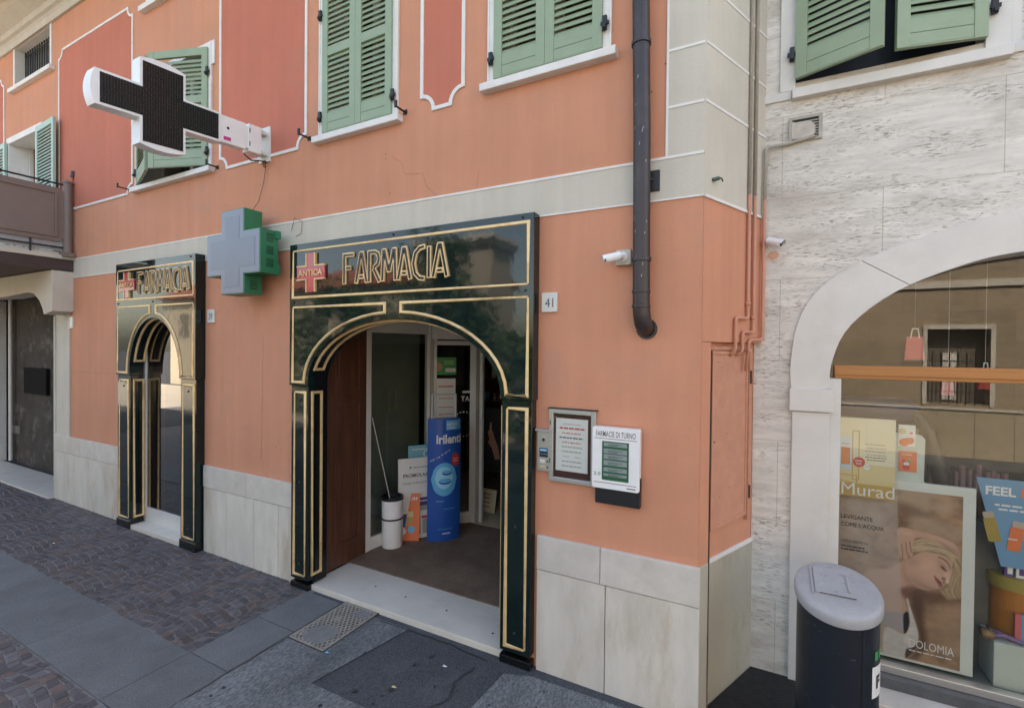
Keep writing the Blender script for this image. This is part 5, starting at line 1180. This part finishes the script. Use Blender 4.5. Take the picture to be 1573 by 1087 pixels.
# face lying on its side
put(pmask([(395, 420), (440, 372), (500, 345), (570, 352), (625, 372), (662, 410), (668, 450), (658, 490), (655, 525), (630, 528), (612, 540), (590, 556), (560, 562), (520, 566), (470, 552), (430, 520), (405, 480)], .010), sk*1.02)
blob(520, 420, 60, 40, shd(1.22), .7, .4); blob(560, 480, 40, 30, shd(1.15), .6); blob(460, 520, 70, 30, shd(.72), .6, -.5); blob(540, 556, 60, 14, shd(.6), .7, -.1); blob(440, 400, 40, 30, shd(.75), .5)
blob(612, 432, 26, 16, shd(.62), .8, -.7); blob(600, 405, 26, 10, shd(.7), .5, -.6); blob(636, 480, 18, 26, shd(1.25), .8); blob(585, 500, 22, 26, shd(1.1), .6)
put(pmask([(586, 372), (612, 380), (642, 402), (660, 440), (654, 442), (636, 410), (608, 388), (586, 380)], .004)*.8, (.20, .12, .08))
put(pmask([(600, 425), (614, 432), (628, 448), (622, 452), (608, 442)], .004)*.95, (.10, .05, .045)); put(pmask([(612, 442), (630, 446), (636, 460), (622, 456)], .004)*.7, (.16, .09, .08))
put(pmask([(606, 490), (628, 496), (638, 508), (634, 520), (620, 512), (608, 505)], .005), shd(.50)); put(pmask([(636, 494), (652, 515), (640, 527), (626, 515)], .006)*.9, shd(1.35)); put(pmask([(612, 514), (626, 522), (616, 524)], .003), (.08, .04, .03))
put(pmask([(562, 480), (580, 496), (608, 524), (606, 546), (590, 548), (582, 530), (566, 504)], .006)*.9, (.38, .15, .13)); put(pmask([(566, 486), (590, 512), (606, 532), (602, 536), (584, 518)], .003), (.20, .06, .055))
# hair: strands follow a flow coordinate
def hair(pts_top, pts_bot, base, seed, soft=.006):
    global img
    n_ = 40
    def samp(p_):
        q_ = [p_[0]]+p_+[p_[-1]]; out = []
        for i in range(1, len(q_)-2):
            for k in range(8):
                t = k/8; a, b, c, d = [Vector(x) for x in q_[i-1:i+3]]; out.append(.5*((2*b)+(c-a)*t+(2*a-5*b+4*c-d)*t*t+(3*b-a-3*c+d)*t**3))
        out.append(Vector(p_[-1])); return [out[round(i*(len(out)-1)/(n_-1))] for i in range(n_)]
    A, Bq = samp(pts_top), samp(pts_bot); rg = random.Random(seed); m_ = pmask([tuple(v) for v in A]+[tuple(v) for v in Bq[::-1]], soft, False); put(m_, np.array(base))
    for k in range(70):
        t = rg.random(); s0 = rg.randint(0, n_//2); s1 = rg.randint(n_//2, n_-1); col = np.array(base)*rg.choice([.45, .6, .8, 1.15, 1.3, 1.5]); w_ = rg.uniform(.0012, .004)
        pr_ = [cp(*(A[i]*(1-t)+Bq[i]*t+Vector((0, 5*math.sin(i*.3+k))))) for i in range(s0, s1)]; dd = np.full(gx_.shape, 9.)
        for (ax, az), (bx, bz) in zip(pr_, pr_[1:]):
            ex, ez = bx-ax, bz-az; L2 = ex*ex+ez*ez+1e-12; tt_ = np.clip(((gx_-ax)*ex+(gz_-az)*ez)/L2, 0, 1); dd = np.minimum(dd, np.hypot(gx_-ax-tt_*ex, gz_-az-tt_*ez))
        put(np.exp(-(dd/w_)**2)*.55, col)
hair([(428, 290), (500, 270), (580, 292), (650, 325), (700, 370), (715, 430)], [(430, 345), (480, 345), (560, 350), (630, 375), (668, 410), (690, 470)], (.50, .38, .26), 1)
hair([(690, 380), (722, 430), (736, 500), (745, 560), (748, 610)], [(668, 420), (668, 480), (640, 540), (600, 570), (640, 620)], (.40, .29, .19), 2, .02)
# arm and hand over the head
put(pmask([(395, 235), (440, 220), (520, 240), (600, 262), (680, 300), (712, 345), (708, 380), (690, 375), (640, 330), (560, 285), (490, 262), (440, 268), (420, 260)], .008), sk*.95)
blob(600, 275, 90, 12, shd(1.2), .6, -.35); blob(650, 330, 60, 12, shd(.55), .6, -.7); blob(700, 340, 20, 30, shd(.8), .6)
put(pmask([(352, 215), (400, 208), (442, 225), (450, 262), (440, 300), (436, 340), (440, 368), (425, 372), (412, 350), (408, 380), (395, 392), (380, 370), (368, 372), (356, 330)], .007), sk*1.0)
for a_, b_ in (((372, 300), (380, 368)), ((396, 290), (404, 356)), ((418, 285), (428, 350))): put(pmask([a_, (a_[0]+5, a_[1]), (b_[0]+5, b_[1]), b_], .004, False)*.85, (.20, .09, .07))
blob(400, 235, 40, 16, shd(1.2), .6); blob(385, 330, 20, 40, shd(.85), .4)
# pale film strip over the left of the picture
bm_ = pmask([(-60, -60), (345, -20), (350, 60), (372, 560), (396, 1000), (-60, 1100)], .002, False)
put(bm_*.42, np.array((.50, .47, .46))*(.9+.2*nC[..., None]))
me = bpy.data.meshes.new('print'); off = Vector((.95, y, .2))
vs_ = [tuple(Vector((float(gx_[j, i]), y-.001, float(gz_[j, i])))-off) for j in range(NZ) for i in range(NX)]
me.from_pydata(vs_, [], [(j*NX+i, j*NX+i+1, (j+1)*NX+i+1, (j+1)*NX+i) for j in range(NZ-1) for i in range(NX-1)])
ca = me.color_attributes.new('ink', 'FLOAT_COLOR', 'POINT'); buf = np.ones((NZ*NX, 4), dtype=np.float32); buf[:, :3] = np.clip(img.reshape(-1, 3), 0, 1)**1.22*1.08; ca.data.foreach_set('color', buf.ravel())
pm = bpy.data.materials.new('photo_print'); pm.use_nodes = True; at_ = pm.node_tree.nodes.new('ShaderNodeAttribute'); at_.attribute_name = 'ink'; pm.node_tree.links.new(at_.outputs[0], pm.node_tree.nodes['Principled BSDF'].inputs['Base Color']); pm.node_tree.nodes['Principled BSDF'].inputs['Roughness'].default_value = .35
me.materials.append(pm); po_ = bpy.data.objects.new('print', me); COL.objects.link(po_); po_.parent = dpo
q = mb(pTXT); F2 = frame((X0, y, Z0), (1, 0, 0), (0, 0, 1)); q.text('LEVIGANTE', .045, .985, .034, .0085, F2, width=.20); q.text("COME L'ACQUA", .045, .925, .034, .0085, F2, width=.27); q.text('CIPRIA ANTIETA', .048, .80, .022, .0085, F2, width=.17); q.words(.048, .765, .15, .011, .0085, F2).words(.048, .74, .17, .011, .0085, F2)
q.use(pW).text('DOLOMIA', .475, .10, .062, .0085, F2, width=.255); q.words(.475, .07, .24, .008, .0085, F2); q.build('lettering', parent=dpo)
# blue poster
y = YG+.22; o = P(1500, 732, y); F = frame((o.x, y, o.z-.62), (1, 0, 0), (0, 0, 1))
q = mb(); q.use(pSB).prism([(.14, 0), (.95, 0), (.85, .62), (0, .62)], 0, -.006, fn=F); q.use(pW).text('FEEL', .05, .505, .062, .002, F, width=.16, bold=.03); q.use(pOR).text('M', .235, .505, .062, .002, F, width=.07, bold=.03); q.use(pW).words(.10, .43, .30, .012, .002, F).words(.12, .40, .3, .012, .002, F)
for k, (xx, zz, cm, rt_) in enumerate(((.105, .17, pGD, -.2), (.20, .12, pOR, .12), (.33, .11, pSB, .12))):
    Fq = lambda a, b, d=0, xx=xx, zz=zz, r_=rt_: F(xx+a*math.cos(r_)+b*math.sin(r_), zz-a*math.sin(r_)*1+b*math.cos(r_), d)
    q.use(cm if k < 2 else flat('pale_tube', (.5, .6, .6))).prism(rrect(-.035, .035, 0, .17, .012), .002, .004+.001*k, fn=Fq); q.use(pSAND).prism(rrect(-.03, .03, .17, .215, .01), .002, .004+.001*k, fn=Fq)
q.use(pW).words(.17, .2, .05, .01, .008, F)
tag(q.build('blue_poster'), 'blue poster reading FEEL with sun cream tubes at the right edge', 'poster')
# leaflets on a grey dispenser
y = YG+.12; ds = thing('leaflet_rack', (.95, y, 1.4), 'grey leaflet rack holding two small bright leaflets behind the glass', 'leaflet rack')
F = frame((0, y, 0), (1, 0, 0), (0, 0, 1)); q = mb(pSAGE); q.prism([(.80, 1.38), (1.08, 1.38), (1.16, 1.33), (1.22, 1.36), (1.10, 1.52), (1.08, 1.55), (1.085, 1.86), (1.06, 1.89), (.8, 1.9)], .0, -.03, fn=F); q.build('rack', parent=ds, bev=.004)
q = mb(); q.use(pW).rect(.925, 1.80, .10, .16, .004, F); q.use(pOR).disc(.96, 1.83, .03, .005, F).disc(.99, 1.845, .028, .0055, F); q.use(pYE).disc(.95, 1.91, .022, .005, F); q.use(pRD).disc(1.0, 1.90, .010, .005, F); q.use(pW).rect(.95, 1.865, .05, .03, .006, F); q.build('leaflet', parent=ds, label='white leaflet with fruit')
q = mb(); q.use(pOR).rect(.928, 1.61, .108, .155, .004, F); q.use(pRD).disc(.975, 1.645, .022, .005, F).disc(.96, 1.69, .012, .005, F); q.use(pGN).disc(.99, 1.69, .010, .0055, F); q.use(pW).rect(.96, 1.66, .03, .02, .006, F).words(.945, 1.735, .06, .006, .005, F); q.build('leaflet', parent=ds, label='orange leaflet with fruit')
# navy travel bag lying behind the posters
q = mb(pNV); b0 = P(1290, 640, YG+.35); Mx = Matrix.Translation((.78, YG+.38, 2.03))
for k in range(1): q.lathe([(0, -.34), (.07, -.33), (.105, -.28), (.115, 0), (.105, .26), (.06, .32), (0, .33)], (0, 0, 0), 24, Mx @ Matrix.Rotation(PI/2, 4, 'Y'))
q.box(.55, .80, YG+.25, YG+.30, 2.08, 2.13)
tag(q.build('travel_bag', smooth='all'), 'navy blue travel bag lying on top of the display behind the cream poster', 'bag')
q = mb(DARK); q.box(.46, 1.08, YG+.26, YG+.6, .17, 1.92); tag(q.build('display_cabinet', bev=.01), 'dark display cabinet under the navy bag in the shop window', 'cabinet')
# dark hose-like strap
q = mb(BLACKP); q.tube([(.98, YG+.3, 2.08), (1.08, YG+.3, 2.02), (1.15, YG+.3, 1.88), (1.20, YG+.3, 1.65), (1.24, YG+.3, 1.45), (1.22, YG+.3, 1.3)], .05, 10, rr=[.012, .03, .05, .06, .05, .03]); tag(q.build('umbrella', smooth='all'), 'dark folded umbrella standing behind the leaflet rack', 'umbrella')
# pale green counter box and its goods
y0_ = YG+.10
ct = thing('counter_display', (1.55, y0_, .17), 'pale green stepped cardboard counter display with coloured goods', 'display stand')
p0 = P(1527, 985, y0_); p1 = P(1527, 1040, y0_)
q = mb(pSAGE); q.box(p0.x, p0.x+.9, y0_, y0_+.45, .175, p0.z); q.build('box', parent=ct, bev=.004)
q = mb(IRON); q.box(p0.x+.03, p0.x+.045, y0_+.10, y0_+.36, p0.z-.001, p0.z+.0015); q.box(p0.x+.10, p0.x+.16, y0_+.30, y0_+.315, p0.z-.001, p0.z+.0015); q.build('slit', parent=ct)
zt = p0.z+.002
cx_, cz_ = P(1560, 870, y0_+.22).x, P(1560, 905, y0_+.22).z
q = mb(); q.use(flat('orange_drum', (.45, .16, .03))).lathe([(.15, zt), (.15, cz_+.02), (0, cz_+.02)], (cx_+.02, y0_+.25, 0), 32); q.use(pGD).lathe([(.165, cz_+.021), (.165, cz_+.11), (0, cz_+.11)], (cx_+.02, y0_+.25, 0), 32); tag(q.build('gift_drum', smooth=True), 'round orange gift drum with gold lid on the counter display', 'box')
for k, (pxx, m_, lb) in enumerate(((1548, pPU, 'small purple and white cream carton standing on the gold lid at left'), (1566, pW, 'small white cream carton standing on the gold lid at right'))):
    p = P(pxx, 878, y0_+.16); q = mb(); q.use(m_).box(p.x-.02, p.x+.025, y0_+.15, y0_+.20, cz_+.111, cz_+.24); q.use(pW if m_ != pW else pPU).box(p.x-.005, p.x+.022, y0_+.148, y0_+.15, cz_+.13, cz_+.22); tag(q.build('cream_carton'), lb, 'carton')
p = P(1568, 940, y0_+.06)
for k_, (m_, nm_) in enumerate(((pPK, 'pink'), (pSB, 'blue'), (pMG, 'magenta'))): tag(mb(m_).box(p.x-.03+.031*k_, p.x+.031*k_, y0_+.05, y0_+.08, zt, zt+.20).build('slim_pack'), 'slim '+nm_+' pack in front of the orange drum', 'pack')
p = P(1545, 960, y0_+.03); q = mb(flat('lilac', (.22, .14, .28)))
q.tube([(p.x-.07, y0_+.04, zt+.02), (p.x, y0_+.05, zt+.035), (p.x+.09, y0_+.03, zt+.012)], .014, 8); q.tube([(p.x-.05, y0_+.08, zt+.045), (p.x+.02, y0_+.05, zt+.03), (p.x+.10, y0_+.07, zt+.02)], .012, 8); q.use(flat('wood_brush', (.25, .15, .07))).box(p.x-.12, p.x-.06, y0_+.02, y0_+.09, zt, zt+.05)
tag(q.build('hair_clip', smooth='all'), 'lilac hair clips in a small heap on the lower step', 'hair clip')
# dried flowers / brushes row behind
q = mb(flat('dusky_pink', (.20, .09, .09)))
for k in range(16):
    xx = 1.20+.028*k; q.tube([(xx, YG+.42, 1.2), (xx+random.uniform(-.03, .03), YG+.42, 1.62+random.uniform(-.05, .05))], .010, 6, rr=[.006, .018])
tag(q.build('brush_bundle', smooth='all'), 'row of dusky pink brushes behind the leaflet rack', 'brushes')
q = mb(DARK); q.box(1.15, 1.8, YG+.35, YG+.5, .17, 1.25); tag(q.build('brush_box'), 'dark box holding the dusky pink brushes', 'box')
# hanging gift bags
for k, (px, py, wpx, hpx, m_, lb) in enumerate(((1405, 517, 30, 36, pPK, 'coral gift bag hanging alone above the transom, leftmost'), (1456, 585, 20, 22, flat('rose', (.55, .17, .22)), 'pale rose gift bag hanging across the transom in the middle'), (1513, 570, 18, 28, pRD, 'red gift bag with white cord hanging near the right edge'))):
    yy = YG+.22; a = P(px-wpx/2, py, yy); b = P(px+wpx/2, py+hpx, yy)
    t = thing('gift_bag', ((a.x+b.x)/2, yy, b.z), lb, 'gift bag', 'gift bags hanging in the shop window')
    zt_, zb_ = a.z, b.z; w_ = b.x-a.x; xm = (a.x+b.x)/2
    q = mb(m_); q.add([(xm-w_*.40, yy, zt_), (xm+w_*.40, yy, zt_), (xm+w_*.46, yy+.05, zt_), (xm-w_*.36, yy+.05, zt_), (xm-w_*.5, yy, zb_), (xm+w_*.5, yy, zb_), (xm+w_*.5, yy+.05, zb_), (xm-w_*.5, yy+.05, zb_)], [(0, 1, 5, 4), (1, 2, 6, 5), (2, 3, 7, 6), (3, 0, 4, 7), (4, 5, 6, 7)]); q.build('bag', parent=t)
    q = mb(pW); q.tube([(xm-w_*.22, yy-.004, zt_-.01), (xm-w_*.14, yy-.01, zt_+.06), (xm+w_*.14, yy-.01, zt_+.06), (xm+w_*.22, yy-.004, zt_-.01)], .004, 6); q.tube([(xm, yy, zt_+.06), (xm, yy, 3.2)], .001, 4); q.build('cord', parent=t)

# =================================================================== ACROSS THE STREET (seen in the reflections)
ob = thing('opposite_building', (3, -9, 0), 'ochre stone facade across the street mirrored in the shop window', 'building')
q = mb(OPP); YO = -9.0
q.prism(rc(1.0, 16, 0, 6.3), YO-.4, YO, holes=[rc(3.45, 4.55, 1.34, 3.05), rc(6.6, 7.7, 1.34, 3.05)]).box(1.0, 16, YO-8, YO-7.9, 0, 6.3).box(1.0, 1.1, YO-7.9, YO-.4, 0, 6.3); q.build('wall', parent=ob)
q = mb(mat('opposite_plinth', (.46, .40, .30), .6, .15, 2)); 
for k in range(22): q.box(1.0+.66*k+.004, 1.0+.66*(k+1)-.004, YO, YO+.04, 0, 1.2)
q.build('plinth', parent=ob)
B(STONEARCH, 1.0, 15, YO, YO+.07, 1.2, 1.25).box(1.0, 15, YO, YO+.05, 4.0, 4.16).box(.8, 16.2, YO-8, YO+.5, 6.3, 6.5).build('moulding', parent=ob)
for xx in (3.45, 6.6):
    wq = B(STONEARCH, xx-.08, xx, YO, YO+.03, 1.3, 3.1).box(xx+1.1, xx+1.18, YO, YO+.03, 1.3, 3.1).box(xx-.08, xx+1.18, YO, YO+.034, 3.05, 3.15).build('window', parent=ob)
    q = mb(IRON)
    for k in range(7): q.tube([(xx+.1+.15*k, YO+.02, 1.34), (xx+.1+.15*k, YO+.02, 2.5)], .014, 5)
    for zz in (1.6, 2.3): q.box(xx, xx+1.1, YO+.01, YO+.03, zz, zz+.03)
    q.build('window_bars', parent=wq); B(DARK, xx-.1, xx+1.2, YO-.38, YO-.3, 1.2, 3.2).build('pane', parent=wq); B(pW, xx+.35, xx+.6, YO-.28, YO-.26, 1.4, 2.5).build('blind', parent=wq)
B(ASPH_OLD, 1.0, 15, YO+.041, YO+1.3, -.1, .12).build('pavement', parent=ob)
tw = thing('corner_house', (-8.5, -10, 0), 'pale narrow corner house with moulded eaves mirrored in the main sign', 'building')
B(mat('corner_house_plaster', (.46, .42, .36), .8, .1), -10.1, -7.4, -10.9, -9.4, 0, 5.85).build('wall', parent=tw)
B(WHITE, -10.3, -7.2, -11.1, -9.15, 5.851, 5.98).box(-10.2, -7.3, -11, -9.3, 5.70, 5.85).build('eaves', parent=tw)
lb2 = thing('low_house', (-19, -13, 0), 'low cream house with red tiled roof across the street, mirrored in the sign', 'building')
B(mat('far_cream', (.5, .45, .36), .8, .1), -34, -11, -18, -13.5, 0, 5.4).build('wall', parent=lb2)
mb(mat('far_roof_tiles', (.32, .10, .06), .8, .2, 12)).add([(-34.3, -13, 5.4), (-10.7, -13, 5.4), (-10.7, -15.8, 6.7), (-34.3, -15.8, 6.7), (-34.3, -18.3, 5.4), (-10.7, -18.3, 5.4)], [(0, 1, 2, 3), (3, 2, 5, 4), (1, 5, 2), (0, 3, 4)]).build('roof', parent=lb2)
q = mb(DARK)
for k in range(7): q.box(-32+3*k, -31.1+3*k, -13.5, -13.45, 3, 4.4)
q.build('window', parent=lb2)
LEAF = mat('leaf_green', (.055, .10, .03), .55, .4, 3, island=.4); BARK = mat('bark', (.10, .075, .05), .9, .3, 14, bump=.01)
def hedge(x0, x1, y, h, lab, seed):
    rnd = random.Random(seed); q = mb(LEAF)
    for k in range(int((x1-x0)*760)):
        xx = rnd.uniform(x0, x1); hh = h*(.82+.18*math.sin(xx*1.7+seed)+.06*math.sin(xx*6)); p = Vector((xx, y+rnd.gauss(0, .3), hh*rnd.random()**.7))
        a = Vector((rnd.gauss(0, 1), rnd.gauss(0, 1), rnd.gauss(0, 1))).normalized()*.10; b = Vector((rnd.gauss(0, 1), rnd.gauss(0, 1), rnd.gauss(0, 1))).cross(a).normalized()*.06
        q.add([p-a, p+b, p+a, p-b], [(0, 1, 2, 3)])
    q.nofix = True; tag(q.build('hedge'), lab, 'hedge')
hedge(-17, -3.0, -8.7, 4.2, 'tall unclipped green hedge in front of the low house', 2)
def tree(x, y, h, r, lab, seed):
    rnd = random.Random(seed); t = thing('street_tree', (x, y, 0), lab, 'tree', 'trees across the street')
    q = mb(BARK); q.tube([(x, y, 0), (x+.05, y, h*.3), (x-.03, y+.05, h*.6), (x, y, h*.85)], .12, 8, rr=[.15, .11, .08, .03])
    cl = []
    for k in range(16):
        a = rnd.uniform(0, 2*PI); rr_ = r*rnd.uniform(.2, .8); zz = h*rnd.uniform(.45, .95); c = Vector((x+rr_*math.cos(a), y+rr_*math.sin(a), zz)); cl.append((c, r*rnd.uniform(.28, .5))); q.tube([(x, y, h*.35+rnd.uniform(0, .2)*h), tuple(c)], .03, 5, rr=[.04, .012])
    q.build('trunk', parent=t, smooth='all')
    q = mb(LEAF)
    for c, cr_ in cl:
        for k in range(150):
            v = Vector((rnd.gauss(0, 1), rnd.gauss(0, 1), rnd.gauss(0, 1))).normalized()*cr_*rnd.random()**.4; p = c+v
            a = Vector((rnd.gauss(0, 1), rnd.gauss(0, 1), rnd.gauss(0, 1))).normalized()*.09; b = Vector((rnd.gauss(0, 1), rnd.gauss(0, 1), rnd.gauss(0, 1))).cross(a).normalized()*.05
            q.add([p-a, p+b, p+a, p-b], [(0, 1, 2, 3)])
    q.nofix = True; q.build('crown', parent=t)
tree(-8.6, -8.2, 5.6, 1.6, 'dense green tree beside the ochre facade mirrored in the sign panel', 3)
tree(-12.6, -8.6, 4.6, 1.3, 'smaller green tree before the low house', 5)
tree(-18.5, -9.4, 5.2, 1.6, 'green tree mirrored in the left door surround', 8)
# every separate piece of a repeated part becomes a part of its own
def split_parts(o):
    me = o.data; n = len(me.vertices); par = list(range(n))
    def find(a):
        while par[a] != a: par[a] = par[par[a]]; a = par[a]
        return a
    for e in me.edges: a, b = find(e.vertices[0]), find(e.vertices[1]); par[a] = b
    comp = {}
    for v in me.vertices: comp.setdefault(find(v.index), []).append(v.index)
    cl = []
    for vs in comp.values():
        co = [me.vertices[i].co for i in vs]; cl.append([set(vs), [min(c[k] for c in co) for k in range(3)], [max(c[k] for c in co) for k in range(3)]])
    ch = True; m_ = .004
    while ch:
        ch = False
        for i in range(len(cl)):
            for j in range(i+1, len(cl)):
                if all(cl[i][1][k]-m_ <= cl[j][2][k] and cl[j][1][k]-m_ <= cl[i][2][k] for k in range(3)):
                    cl[i] = [cl[i][0] | cl[j][0], [min(a, b) for a, b in zip(cl[i][1], cl[j][1])], [max(a, b) for a, b in zip(cl[i][2], cl[j][2])]]; cl.pop(j); ch = True; break
            if ch: break
    if len(cl) < 2 or len(cl) > 40: return
    sm_ = me.polygons[0].use_smooth
    for k, (vs, _, _) in enumerate(cl):
        idx = {v: i for i, v in enumerate(sorted(vs))}; fs = [p for p in me.polygons if p.vertices[0] in vs]
        m2 = bpy.data.meshes.new(o.name); m2.from_pydata([tuple(me.vertices[v].co) for v in sorted(vs)], [], [[idx[v] for v in p.vertices] for p in fs])
        for mt in me.materials: m2.materials.append(mt)
        for p, q_ in zip(m2.polygons, fs): p.material_index = q_.material_index; p.use_smooth = sm_
        if k == 0: keep = m2
        else:
            c = o.copy(); c.data = m2; COL.objects.link(c)
    o.data = keep
SPL = ('jamb', 'impost', 'railing_post', 'railing_panel', 'hinge', 'shutter_stop', 'bolt', 'threshold_stud', 'vent_slots', 'rust_fitting', 'keyhole', 'cement', 'slit', 'stand', 'passage_wall_', 'door_jamb', 'door_moulding', 'gold_moulding', 'wall_bracket', 'moulding', 'blind', 'passage_pipe', 'collar', 'black_rim')
for o in list(bpy.data.objects):
    if o.type == 'MESH' and o.parent and o.name.split('.')[0] in SPL: split_parts(o)
for o in bpy.data.objects:
    if 'o' in o: del o['o']
